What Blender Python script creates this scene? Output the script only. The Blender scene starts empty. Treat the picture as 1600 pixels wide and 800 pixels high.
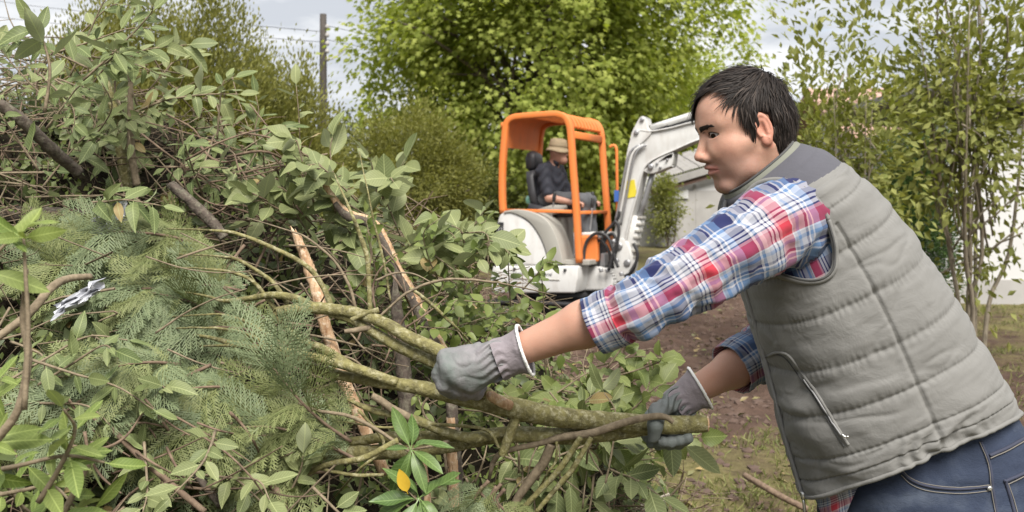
import bpy, bmesh, math, random
import numpy as np
from mathutils import Vector, Matrix

# ------------------------------------------------------------------ camera, sky, sun, exposure
SC = bpy.context.scene
COL = SC.collection
F = 1556.0          # focal length in pixels of a 1600 px wide frame
HZ = 315.0          # row of the horizon
CAMZ = 1.40         # eye height in metres
cam_d = bpy.data.cameras.new('camera')
cam = bpy.data.objects.new('camera', cam_d); COL.objects.link(cam)
cam.location = (0, 0, CAMZ); cam.rotation_euler = (math.radians(90), 0, 0)
cam_d.sensor_width = 36.0; cam_d.lens = 36.0 * F / 1600.0
cam_d.shift_y = -(400 - HZ) / 1600.0
cam_d.clip_start = 0.05; cam_d.clip_end = 3000
cam_d.dof.use_dof = True; cam_d.dof.focus_distance = 2.0; cam_d.dof.aperture_fstop = 8.0
SC.camera = cam
SC.view_settings.view_transform = 'Standard'; SC.view_settings.look = 'None'
SC.view_settings.gamma = 1.0; SC.view_settings.use_curve_mapping = False
SC.view_settings.exposure = 1.35
SC.cycles.use_denoising = True
SC.cycles.max_bounces = 8; SC.cycles.transparent_max_bounces = 8
SC.cycles.sample_clamp_indirect = 4.0

SUN_EL, SUN_AZ = math.radians(52), math.radians(166)     # azimuth clockwise from +Y
sun_d = bpy.data.lights.new('sun', 'SUN'); sun_d.energy = 3.0; sun_d.angle = math.radians(34)
sun_d.color = (1.0, 0.95, 0.88)
sun = bpy.data.objects.new('sun', sun_d); COL.objects.link(sun); sun.location = (6, -8, 12)
sd = Vector((math.sin(SUN_AZ) * math.cos(SUN_EL), math.cos(SUN_AZ) * math.cos(SUN_EL), math.sin(SUN_EL)))
sun.rotation_euler = sd.to_track_quat('Z', 'Y').to_euler()

world = bpy.data.worlds.new('World'); SC.world = world; world.use_nodes = True
def build_world():
    nt = world.node_tree; N = nt.nodes; L = nt.links
    for n in list(N): N.remove(n)
    out = N.new('ShaderNodeOutputWorld'); bg = N.new('ShaderNodeBackground')
    sky = N.new('ShaderNodeTexSky'); sky.sky_type = 'NISHITA'; sky.sun_disc = False
    sky.sun_elevation = SUN_EL; sky.sun_rotation = SUN_AZ; sky.altitude = 50
    sc = N.new('ShaderNodeVectorMath'); sc.operation = 'SCALE'; sc.inputs['Scale'].default_value = 0.085
    L.new(sky.outputs[0], sc.inputs[0])
    tc = N.new('ShaderNodeTexCoord')
    sep = N.new('ShaderNodeSeparateXYZ'); L.new(tc.outputs['Generated'], sep.inputs[0])
    az = N.new('ShaderNodeMath'); az.operation = 'ABSOLUTE'; L.new(sep.outputs[2], az.inputs[0])
    ad = N.new('ShaderNodeMath'); ad.operation = 'ADD'; ad.inputs[1].default_value = 0.16; L.new(az.outputs[0], ad.inputs[0])
    dv = N.new('ShaderNodeVectorMath'); dv.operation = 'DIVIDE'
    cb = N.new('ShaderNodeCombineXYZ')
    for i in range(3): L.new(ad.outputs[0], cb.inputs[i])
    L.new(tc.outputs['Generated'], dv.inputs[0]); L.new(cb.outputs[0], dv.inputs[1])
    def noise(scale, detail, loc, dist=0.3):
        mp = N.new('ShaderNodeMapping'); mp.inputs['Location'].default_value = loc; L.new(dv.outputs[0], mp.inputs[0])
        n = N.new('ShaderNodeTexNoise'); n.inputs['Scale'].default_value = scale; n.inputs['Detail'].default_value = detail
        n.inputs['Roughness'].default_value = 0.55; n.inputs['Distortion'].default_value = dist
        L.new(mp.outputs[0], n.inputs['Vector']); return n
    n1 = noise(1.5, 7, (3.1, 1.7, 0.4)); n2 = noise(1.1, 6, (7.3, 2.2, 5.0))
    cr = N.new('ShaderNodeValToRGB'); e = cr.color_ramp.elements
    e[0].position = 0.40; e[0].color = (0.265, 0.28, 0.305, 1); e[1].position = 0.62; e[1].color = (0.44, 0.44, 0.445, 1)
    m = cr.color_ramp.elements.new(0.5); m.color = (0.345, 0.355, 0.37, 1)
    L.new(n1.outputs[0], cr.inputs[0])
    cov = N.new('ShaderNodeValToRGB'); e = cov.color_ramp.elements
    e[0].position = 0.22; e[0].color = (0, 0, 0, 1); e[1].position = 0.31; e[1].color = (1, 1, 1, 1)
    L.new(n2.outputs[0], cov.inputs[0])
    mx = N.new('ShaderNodeMix'); mx.data_type = 'RGBA'
    L.new(cov.outputs[0], mx.inputs[0]); L.new(sc.outputs[0], mx.inputs[6]); L.new(cr.outputs[0], mx.inputs[7])
    L.new(mx.outputs[2], bg.inputs[0]); bg.inputs[1].default_value = 1.0
    L.new(bg.outputs[0], out.inputs[0])
build_world()

# ------------------------------------------------------------------ helpers
rng = np.random.default_rng(7)
random.seed(7)

def P(px, py, Y):
    """the point at depth Y that the photograph shows at column px, row py"""
    return Vector(((px - 800) / F * Y, Y, CAMZ + (HZ - py) / F * Y))
def PA(pts):
    return np.array([P(*p) for p in pts], float)

def link(o): COL.objects.link(o); return o

def mesh_data(name, V, FA, mat=None, smooth=True, uv=None, col=None, midx=None):
    """V (n,3); FA: ndarray (m,k) of uniform faces, or a list of faces"""
    me = bpy.data.meshes.new(name)
    V = np.asarray(V, np.float32)
    if isinstance(FA, np.ndarray):
        m, k = FA.shape
        me.vertices.add(len(V)); me.vertices.foreach_set('co', V.ravel())
        me.loops.add(m * k); me.loops.foreach_set('vertex_index', FA.astype(np.int32).ravel())
        me.polygons.add(m); me.polygons.foreach_set('loop_start', np.arange(0, m * k, k, dtype=np.int32))
        me.polygons.foreach_set('loop_total', np.full(m, k, np.int32))
        me.update(calc_edges=True)
    else:
        me.from_pydata([tuple(map(float, v)) for v in V], [], [tuple(int(i) for i in f) for f in FA]); me.update()
    me.validate()
    me.polygons.foreach_set('use_smooth', np.full(len(me.polygons), smooth, bool))
    li = np.empty(len(me.loops), np.int32); me.loops.foreach_get('vertex_index', li)
    if uv is not None:
        l = me.uv_layers.new(name='UVMap'); l.data.foreach_set('uv', np.asarray(uv, np.float32)[li].ravel())
    if col is not None:
        a = me.color_attributes.new('Col', 'FLOAT_COLOR', 'POINT')
        c = np.ones((len(V), 4), np.float32); c[:, :3] = col; a.data.foreach_set('color', c.ravel())
    if mat is not None:
        for mm in (mat if isinstance(mat, (list, tuple)) else [mat]): me.materials.append(mm)
    if midx is not None: me.polygons.foreach_set('material_index', np.asarray(midx, np.int32))
    return me

def attach(o, parent):
    o.parent = parent
    o.matrix_parent_inverse = Matrix.Translation(-Vector(parent['_o'])) if '_o' in parent.keys() else Matrix()
    return o

def add(name, V, FA, mat, parent=None, **kw):
    """one mesh object in world coordinates (or in its parent's, when the parent was made with local=True)"""
    o = link(bpy.data.objects.new(name, mesh_data(name, V, FA, mat, **kw)))
    if parent is not None:
        o.parent = parent
        o.matrix_parent_inverse = parent_inv(parent)
    return o

INV = {}
def parent_inv(p):
    return INV.get(p.name, Matrix())

def tag(o, label=None, cat=None, group=None, kind=None):
    if label: o['label'] = label
    if cat: o['category'] = cat
    if group: o['group'] = group
    if kind: o['kind'] = kind
    return o

def thing(name, label, cat, base=(0, 0, 0), group=None, local=False):
    e = link(bpy.data.objects.new(name, None)); e.location = base; e.empty_display_size = 0.1
    if not local: INV[e.name] = Matrix.Translation(-Vector(base))
    return tag(e, label, cat, group)

def catmull(pts, n):
    """smooth curve through pts (m,k) sampled at n points"""
    p = np.asarray(pts, float); m = len(p)
    if m == 2:
        t = np.linspace(0, 1, n)[:, None]; return p[0] * (1 - t) + p[1] * t
    q = np.vstack([2 * p[0] - p[1], p, 2 * p[-1] - p[-2]])
    s = np.linspace(0, m - 1 - 1e-9, n); i = s.astype(int); t = (s - i)[:, None]
    a, b, c, d = q[i], q[i + 1], q[i + 2], q[i + 3]
    return 0.5 * (2 * b + (c - a) * t + (2 * a - 5 * b + 4 * c - d) * t**2 + (3 * b - a - 3 * c + d) * t**3)

def frames(C, up=(0, 0, 1)):
    T = np.gradient(C, axis=0); T /= np.linalg.norm(T, axis=1)[:, None] + 1e-12
    n = np.cross(T[0], up)
    if np.linalg.norm(n) < 1e-3: n = np.cross(T[0], (1, 0, 0))
    n /= np.linalg.norm(n); Ns = [n]
    for i in range(1, len(C)):
        n = Ns[-1] - T[i] * np.dot(Ns[-1], T[i]); n /= np.linalg.norm(n) + 1e-12; Ns.append(n)
    Ns = np.array(Ns); return T, Ns, np.cross(T, Ns)

def tube(pts, rad, sides=8, n=None, cap=True, rough=0.0, uvs=False):
    """tapered tube along a smooth curve; returns V, list faces (quads + caps)"""
    pts = np.asarray(pts, float); rad = np.broadcast_to(np.asarray(rad, float), (len(pts),))
    n = n or max(2, 4 * (len(pts) - 1) + 1)
    C = catmull(np.column_stack([pts, rad]), n); R = np.maximum(C[:, 3], 1e-4); C = C[:, :3]
    T, Nn, B = frames(C)
    a = np.linspace(0, 2 * math.pi, sides, endpoint=False)
    rr = R[:, None] * np.ones(sides)[None]
    if rough: rr = rr * (1 + rough * rng.normal(size=rr.shape))
    V = C[:, None] + rr[..., None] * (np.cos(a)[None, :, None] * Nn[:, None] + np.sin(a)[None, :, None] * B[:, None])
    V = V.reshape(-1, 3); i = np.arange(n - 1)[:, None] * sides; j = np.arange(sides)[None]; k = (j + 1) % sides
    FQ = np.stack([i + j, i + k, i + sides + k, i + sides + j], -1).reshape(-1, 4)
    faces = FQ.tolist()
    if cap: faces += [list(range(sides))[::-1], list(range((n - 1) * sides, n * sides))]
    return V, faces

class MB:
    """collects shapes into one mesh"""
    def __init__(s): s.V = []; s.F = []; s.n = 0
    def put(s, V, Fs):
        V = np.asarray(V, float); Fs = Fs.tolist() if isinstance(Fs, np.ndarray) else Fs
        s.V.append(V); s.F += [[i + s.n for i in f] for f in Fs]; s.n += len(V); return s
    def tube(s, *a, **k): return s.put(*tube(*a, **k))
    def box(s, c, d, R=None, bev=0.0):
        V, Fs = box(d, bev); V = V if R is None else V @ np.asarray(R).T
        return s.put(V + np.asarray(c, float), Fs)
    def prism(s, outline, y0, y1, fn=None):
        V, Fs = prism(outline, y0, y1); return s.put(V if fn is None else fn(V), Fs)
    def obj(s, name, mat, parent=None, fn=None, **k):
        V = np.vstack(s.V)
        if fn is not None: V = fn(V)
        return add(name, V, s.F, mat, parent, **k)

def box(d, bev=0.0):
    h = np.asarray(d, float) / 2
    bm = bmesh.new(); bmesh.ops.create_cube(bm, size=1.0)
    for v in bm.verts: v.co = Vector((v.co.x * 2 * h[0], v.co.y * 2 * h[1], v.co.z * 2 * h[2]))
    if bev: bmesh.ops.bevel(bm, geom=bm.edges[:], offset=bev, segments=2, profile=0.6, affect='EDGES')
    bm.verts.index_update()
    V = np.array([v.co[:] for v in bm.verts]); Fs = [[v.index for v in f.verts] for f in bm.faces]; bm.free()
    return V, Fs

def prism(outline, y0, y1, bev=0.0):
    """outline in (x,z), extruded from y0 to y1"""
    o = np.asarray(outline, float); m = len(o)
    A = np.column_stack([o[:, 0], np.full(m, y0), o[:, 1]]); B = A.copy(); B[:, 1] = y1
    V = np.vstack([A, B]); i = np.arange(m); j = (i + 1) % m
    Fs = np.stack([i, j, j + m, i + m], -1).tolist() + [list(range(m))[::-1], list(range(m, 2 * m))]
    if bev:
        bm = bmesh.new(); vs = [bm.verts.new(v) for v in V]
        for f in Fs: bm.faces.new([vs[q] for q in f])
        bmesh.ops.recalc_face_normals(bm, faces=bm.faces[:])
        bmesh.ops.bevel(bm, geom=bm.edges[:], offset=bev, segments=2, profile=0.6, affect='EDGES')
        bm.verts.index_update(); V = np.array([v.co[:] for v in bm.verts]); Fs = [[v.index for v in f.verts] for f in bm.faces]; bm.free()
    return V, Fs

def lathe(prof, sides=24, axis_c=(0, 0, 0)):
    p = np.asarray(prof, float); a = np.linspace(0, 2 * math.pi, sides, endpoint=False)
    V = np.stack([p[:, None, 0] * np.cos(a), p[:, None, 0] * np.sin(a), np.repeat(p[:, None, 1], sides, 1)], -1).reshape(-1, 3)
    n = len(p); i = np.arange(n - 1)[:, None] * sides; j = np.arange(sides)[None]; k = (j + 1) % sides
    Fs = np.stack([i + j, i + k, i + sides + k, i + sides + j], -1).reshape(-1, 4)
    return V + np.asarray(axis_c, float), Fs

def bez(pts, n=24): return catmull(np.asarray(pts, float), n)

def unit(v): v = np.asarray(v, float); return v / (np.linalg.norm(v, axis=-1, keepdims=True) + 1e-12)

# value noise in numpy, for bumps of the meshes
_perm = np.random.default_rng(3).permutation(512)
_vals = np.random.default_rng(4).uniform(-1, 1, 512)
def vnoise(p):
    p = np.asarray(p, float); i = np.floor(p).astype(int); f = p - i; f = f * f * (3 - 2 * f)
    def h(dx, dy, dz):
        a = _perm[(i[..., 0] + dx) & 511]; b = _perm[(a + i[..., 1] + dy) & 511]; return _vals[_perm[(b + i[..., 2] + dz) & 511]]
    x, y, z = f[..., 0], f[..., 1], f[..., 2]
    l = lambda a, b, t: a + (b - a) * t
    return l(l(l(h(0,0,0), h(1,0,0), x), l(h(0,1,0), h(1,1,0), x), y), l(l(h(0,0,1), h(1,0,1), x), l(h(0,1,1), h(1,1,1), x), y), z)
def fbm(p, o=4):
    s = 0; a = 0.5; p = np.asarray(p, float)
    for k in range(o): s = s + a * vnoise(p * 2**k + 17.3 * k); a *= 0.5
    return s

# implicit surfaces (bodies, heads, gloves)
def s_cap(p, a, b, ra, rb):
    a = np.asarray(a, np.float32); b = np.asarray(b, np.float32); ba = b - a
    t = np.clip(((p - a) @ ba) / (ba @ ba), 0, 1)
    return np.linalg.norm(p - a - t[..., None] * ba, axis=-1) - (ra + (rb - ra) * t)
def s_ell(p, c, r, R=None):
    q = p - np.asarray(c, np.float32)
    if R is not None: q = q @ np.asarray(R, np.float32)
    r = np.asarray(r, np.float32); k0 = np.linalg.norm(q / r, axis=-1); k1 = np.linalg.norm(q / r**2, axis=-1) + 1e-9
    return k0 * (k0 - 1) / k1
def smin(a, b, k):
    h = np.clip(0.5 + 0.5 * (b - a) / k, 0, 1); return b + (a - b) * h - k * h * (1 - h)
def smax(a, b, k): return -smin(-a, -b, k)

def nets(fn, lo, hi, h):
    """surface nets of the zero set of fn on a grid of step h"""
    lo = np.asarray(lo, float); hi = np.asarray(hi, float); n = np.ceil((hi - lo) / h).astype(int) + 1
    ax = [lo[i] + h * np.arange(n[i]) for i in range(3)]
    D = np.empty(n, np.float32)
    for i0 in range(0, n[0], 24):
        g = np.stack(np.meshgrid(ax[0][i0:i0 + 24], ax[1], ax[2], indexing='ij'), -1).astype(np.float32)
        D[i0:i0 + 24] = fn(g)
    S = D < 0
    c = np.zeros(n - 1, np.int8)
    for dx in (0, 1):
        for dy in (0, 1):
            for dz in (0, 1): c += S[dx:n[0] - 1 + dx, dy:n[1] - 1 + dy, dz:n[2] - 1 + dz]
    cells = np.argwhere((c > 0) & (c < 8)); idx = np.full(n - 1, -1, np.int64); idx[tuple(cells.T)] = np.arange(len(cells))
    acc = np.zeros((len(cells), 3)); cnt = np.zeros(len(cells))
    cor = [(x, y, z) for x in (0, 1) for y in (0, 1) for z in (0, 1)]
    for a in range(8):
        for b in range(a + 1, 8):
            if sum(abs(cor[a][q] - cor[b][q]) for q in range(3)) != 1: continue
            ca = cells + cor[a]; cb_ = cells + cor[b]; da = D[tuple(ca.T)]; db = D[tuple(cb_.T)]
            m = (da < 0) != (db < 0); t = np.where(m, da / np.where(m, da - db, 1), 0)
            acc += np.where(m[:, None], ca + (cb_ - ca) * t[:, None], 0); cnt += m
    V = lo + h * acc / np.maximum(cnt, 1)[:, None]
    FQ = []
    for d in range(3):
        u, w = (d + 1) % 3, (d + 2) % 3
        sl0 = [slice(None)] * 3; sl1 = [slice(None)] * 3; sl0[d] = slice(0, -1); sl1[d] = slice(1, None)
        e = S[tuple(sl0)] != S[tuple(sl1)]; e = np.argwhere(e)
        e = e[(e[:, u] > 0) & (e[:, w] > 0) & (e[:, u] < n[u] - 1) & (e[:, w] < n[w] - 1)]
        q = []
        for (du, dw) in ((-1, -1), (0, -1), (0, 0), (-1, 0)):
            k = e.copy(); k[:, u] += du; k[:, w] += dw; q.append(idx[tuple(k.T)])
        q = np.stack(q, -1); flip = ~S[tuple(e.T)]; q[flip] = q[flip][:, ::-1]; FQ.append(q)
    return V, np.vstack(FQ)

# ------------------------------------------------------------------ materials
MATS = {}
class NB:
    """small node builder"""
    def __init__(s, name):
        s.m = bpy.data.materials.new(name); s.m.use_nodes = True; s.nt = s.m.node_tree; s.N = s.nt.nodes; s.L = s.nt.links
        s.bsdf = s.N['Principled BSDF']; s.out = s.N['Material Output']
    def n(s, t, **k):
        o = s.N.new(t)
        for a, v in k.items(): setattr(o, a, v)
        return o
    def l(s, a, b): s.L.new(a, b)
    def coord(s, kind='Object', scale=None):
        t = s.n('ShaderNodeTexCoord'); v = t.outputs[kind]
        if scale is not None:
            m = s.n('ShaderNodeMapping'); m.inputs['Scale'].default_value = scale if hasattr(scale, '__len__') else (scale,) * 3
            s.l(v, m.inputs[0]); v = m.outputs[0]
        return v
    def noise(s, vec, scale=5, detail=4, rough=0.55, dist=0.0):
        n = s.n('ShaderNodeTexNoise'); n.inputs['Scale'].default_value = scale; n.inputs['Detail'].default_value = detail
        n.inputs['Roughness'].default_value = rough; n.inputs['Distortion'].default_value = dist
        if vec is not None: s.l(vec, n.inputs['Vector'])
        return n.outputs[0]
    def ramp(s, fac, stops, interp='LINEAR'):
        r = s.n('ShaderNodeValToRGB'); e = r.color_ramp.elements; r.color_ramp.interpolation = interp
        while len(e) < len(stops): e.new(0.5)
        for q, (p, c) in zip(e, stops): q.position = p; q.color = (*c, 1) if len(c) == 3 else c
        s.l(fac, r.inputs[0]); return r.outputs[0]
    def mix(s, fac, a, b, mode='MIX'):
        m = s.n('ShaderNodeMix', data_type='RGBA', blend_type=mode)
        for inp, v in ((m.inputs[0], fac), (m.inputs[6], a), (m.inputs[7], b)):
            if hasattr(v, 'is_linked'): s.l(v, inp)
            elif hasattr(v, '__len__'): inp.default_value = (*v, 1)
            else: inp.default_value = v
        return m.outputs[2]
    def math(s, op, a, b=None):
        m = s.n('ShaderNodeMath', operation=op)
        for i, v in ((0, a), (1, b)):
            if v is None: continue
            if hasattr(v, 'is_linked'): s.l(v, m.inputs[i])
            else: m.inputs[i].default_value = v
        return m.outputs[0]
    def bump(s, h, strength=0.3, dist=0.01):
        b = s.n('ShaderNodeBump'); b.inputs['Strength'].default_value = strength; b.inputs['Distance'].default_value = dist
        s.l(h, b.inputs['Height']); s.l(b.outputs[0], s.bsdf.inputs['Normal']); return b.outputs[0]
    def set(s, color=None, rough=None, metal=None, spec=None, sub=None):
        B = s.bsdf.inputs
        if color is not None:
            if hasattr(color, 'is_linked'): s.l(color, B['Base Color'])
            else: B['Base Color'].default_value = (*color, 1)
        if rough is not None:
            if hasattr(rough, 'is_linked'): s.l(rough, B['Roughness'])
            else: B['Roughness'].default_value = rough
        if metal is not None: B['Metallic'].default_value = metal
        if spec is not None: B['Specular IOR Level'].default_value = spec
        return s

def m_plain(name, color, rough=0.5, metal=0.0, var=0.12, scale=6.0, bump=0.0, bscale=60, spec=0.5):
    b = NB(name); v = b.coord(); f = b.noise(v, scale, 5)
    c = b.mix(f, tuple(x * (1 - var) for x in color), tuple(min(1, x * (1 + var)) for x in color))
    b.set(c, rough, metal, spec)
    if bump: b.bump(b.noise(v, bscale, 4), bump, 0.005)
    MATS[name] = b.m; return b.m

def m_leaf(name, ca, cb, back=None, rough=0.45, trans=0.3, yellow=0.0, spec=0.4, vein=False):
    """leaf: a colour of its own for each leaf, paler underside, light coming through"""
    b = NB(name)
    g = b.n('ShaderNodeNewGeometry'); oi = b.n('ShaderNodeObjectInfo')
    r = b.math('FRACT', b.math('ADD', g.outputs['Random Per Island'], oi.outputs['Random']))
    c = b.ramp(r, [(0.0, ca), (1.0, cb)])
    nz = b.noise(b.coord(), 14, 3)
    c = b.mix(b.math('MULTIPLY', nz, 0.5), c, tuple(x * 0.6 for x in ca))
    if yellow:
        y = b.math('GREATER_THAN', b.math('FRACT', b.math('MULTIPLY', r, 7.31)), 1 - yellow)
        c = b.mix(y, c, (0.27, 0.20, 0.085))
    if back is not None: c = b.mix(g.outputs['Backfacing'], c, back)
    if vein:      # pale midrib and side veins in the leaf's own frame, a few brown specks
        sx = b.n('ShaderNodeSeparateXYZ'); b.l(b.coord('Object'), sx.inputs[0]); ax = b.math('ABSOLUTE', sx.outputs[0])
        rib = b.math('LESS_THAN', ax, .013); sv = b.math('SINE', b.math('MULTIPLY', b.math('SUBTRACT', sx.outputs[1], b.math('MULTIPLY', ax, .9)), 62.0)); sv = b.math('GREATER_THAN', sv, .86)
        k = b.math('MAXIMUM', rib, b.math('MULTIPLY', sv, .45)); c = b.mix(b.math('MULTIPLY', k, .55), c, tuple(min(1, x * 1.6 + .03) for x in cb))
        sp_ = b.ramp(b.noise(b.coord('Object'), 9, 4, .7), [(.66, (0, 0, 0)), (.74, (1, 1, 1))]); c = b.mix(b.math('MULTIPLY', sp_, .55), c, (.16, .11, .045))
        b.bump(b.math('SUBTRACT', 0.0, k), .35, .01)
    b.set(c, rough, 0, spec)
    t = b.n('ShaderNodeBsdfTranslucent'); hs = b.n('ShaderNodeHueSaturation'); hs.inputs['Saturation'].default_value = 1.15; hs.inputs['Value'].default_value = 1.25
    b.l(c, hs.inputs['Color']); b.l(hs.outputs[0], t.inputs[0])
    ms = b.n('ShaderNodeMixShader'); ms.inputs[0].default_value = trans
    b.l(b.bsdf.outputs[0], ms.inputs[1]); b.l(t.outputs[0], ms.inputs[2]); b.l(ms.outputs[0], b.out.inputs[0])
    MATS[name] = b.m; return b.m

def m_paint(name, color, rough=0.4, dirt=0.3):
    """worn machine paint: dusty streaks, small chips"""
    b = NB(name); v = b.coord(); st = b.noise(b.coord('Object', (7, 7, 2.2)), 1.5, 6, .65, .4); sp_ = b.noise(v, 55, 4, .7)
    c = b.mix(b.math('MULTIPLY', b.ramp(st, [(.42, (0, 0, 0)), (.72, (1, 1, 1))]), dirt), color, (.22, .17, .12))
    c = b.mix(b.math('MULTIPLY', b.ramp(sp_, [(.66, (0, 0, 0)), (.70, (1, 1, 1))]), .5), c, tuple(x * .45 for x in color))
    b.set(c, b.math('ADD', b.math('MULTIPLY', st, .3), rough), 0, .4); b.bump(b.noise(v, 9, 3), .08, .02); MATS[name] = b.m; return b.m

def m_bark(name, ca, cb, cc=None, scale=(30, 30, 6), rough=0.8, bump=0.5, uv=False):
    b = NB(name); v = b.coord('Object', scale)
    f = b.noise(v, 1.6, 6, 0.65, 0.4); c = b.ramp(f, [(0.3, ca), (0.68, cb)])
    if cc is not None:
        f2 = b.noise(b.coord('Object', 30), 2.6, 5, .7); c = b.mix(b.ramp(f2, [(0.5, (0, 0, 0)), (0.68, (1, 1, 1))]), c, cc)
    b.set(c, rough, 0, 0.3); b.bump(b.noise(v, 3.0, 5), bump, 0.006); MATS[name] = b.m; return b.m

# ------------------------------------------------------------------ leaves by the thousand
LEAF4 = (np.array([[0, 0, 0], [-.5, .45, .10], [0, 1, -.02], [.5, .45, .10], [0, .45, 0]], float),
         np.array([[0, 4, 1], [1, 4, 2], [0, 3, 4], [3, 2, 4]]))
LEAF2 = (np.array([[0, 0, 0], [-.5, .5, .08], [0, 1, 0], [.5, .5, .08]], float), np.array([[0, 2, 1], [0, 3, 2]]))
STAR = (np.array([[0, 0, 0], [-.55, .12, .03], [-.3, .4, .06], [-.55, .75, .0], [-.14, .66, .04], [0, 1.1, -.08], [.14, .66, .04], [.55, .75, .0], [.3, .4, .06], [.55, .12, .03]], float),
        np.array([[0, 2, 1], [0, 4, 2], [2, 4, 3], [0, 6, 4], [4, 6, 5], [0, 8, 6], [6, 8, 7], [0, 9, 8]]))
def scatter(pos, d, nrm, size, tpl=LEAF2, aspect=0.6):
    T, FA = tpl; pos = np.asarray(pos, float); n = len(pos); d = unit(d); s = unit(np.cross(d, nrm)); u = np.cross(s, d)
    size = np.broadcast_to(np.asarray(size, float), (n,))[:, None, None]
    V = pos[:, None] + size * (T[None, :, 0:1] * aspect * s[:, None] + T[None, :, 1:2] * d[:, None] + T[None, :, 2:3] * u[:, None])
    k = len(T); return V.reshape(-1, 3), (FA[None] + (np.arange(n) * k)[:, None, None]).reshape(-1, FA.shape[1])
def rdir(n, up=0.0):
    v = rng.normal(size=(n, 3)); v = unit(v); v[:, 2] += up; return unit(v)
# ------------------------------------------------------------------ ground
def ground_material():
    b = NB('ground'); g = b.n('ShaderNodeNewGeometry'); pos = g.outputs['Position']
    big = b.noise(pos, 0.55, 5, 0.6, 0.5); mid = b.noise(pos, 3.0, 6, 0.65); fine = b.noise(pos, 26, 5, 0.7)
    soil = b.ramp(mid, [(0.3, (0.045, 0.028, 0.020)), (0.5, (0.095, 0.060, 0.045)), (0.72, (0.16, 0.11, 0.085))])
    soil = b.mix(b.math('MULTIPLY', fine, 0.55), soil, (0.05, 0.032, 0.024))
    gr = b.ramp(fine, [(0.3, (0.075, 0.07, 0.026)), (0.55, (0.145, 0.128, 0.052)), (0.75, (0.20, 0.165, 0.095))])
    at = b.n('ShaderNodeAttribute', attribute_name='Col')          # where grass grows
    sep = b.n('ShaderNodeSeparateColor'); b.l(at.outputs['Color'], sep.inputs[0])
    k = b.math('ADD', sep.outputs[0], b.math('MULTIPLY', b.math('SUBTRACT', big, 0.5), 0.9))
    k = b.math('ADD', k, b.math('MULTIPLY', b.math('SUBTRACT', mid, 0.5), 0.9))
    k = b.ramp(k, [(0.36, (0, 0, 0)), (0.62, (1, 1, 1))])
    b.set(b.mix(k, soil, gr), 0.95, 0, 0.2)
    b.bump(b.math('ADD', mid, b.math('MULTIPLY', fine, 0.6)), 0.9, 0.05)
    return b.m
def grass_amount(x, y):
    """bare dug earth along the digger's run, grass near the man and beyond"""
    soil = np.exp(-((x - 0.9 - 0.05 * y) / 2.4)**2) * np.clip((y - 5.6) / 1.8, 0, 1) * np.clip((19 - y) / 4, 0, 1)
    return np.clip(0.58 - 0.9 * soil, 0, 1)
def ground_height(x, y):
    s = 1 - grass_amount(x, y); p = np.stack([x, y, 0 * x], -1)
    near = np.clip((40 - y) / 20, 0, 1)
    return near * (0.035 * fbm(p * 0.9, 3) + (0.012 + 0.075 * s) * fbm(p * 4.0 + 9, 3))
def build_ground():
    def lines(lo, hi, step, far):
        a = np.arange(lo, hi, step); g = 1.25; out = []; d = step
        while True:
            d *= g
            if (out[-1] if out else 0) + d > far: break
            out.append((out[-1] if out else 0) + d)
        out = np.array(out + [far]); return np.concatenate([lo - out[::-1], a, a[-1] + out])
    xs = lines(-3.5, 7.5, 0.05, 600); ys = lines(1.2, 16, 0.06, 900)
    X, Y = np.meshgrid(xs, ys, indexing='ij'); Z = ground_height(X, Y)
    V = np.stack([X, Y, Z], -1).reshape(-1, 3); n, m = X.shape
    i = np.arange(n - 1)[:, None] * m + np.arange(m - 1)[None]
    FQ = np.stack([i, i + m, i + m + 1, i + 1], -1).reshape(-1, 4)
    ga = grass_amount(X, Y).reshape(-1)
    o = add('ground', V, FQ, ground_material(), col=np.stack([ga, ga, ga], -1)); tag(o, kind='structure')
build_ground()

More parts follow.
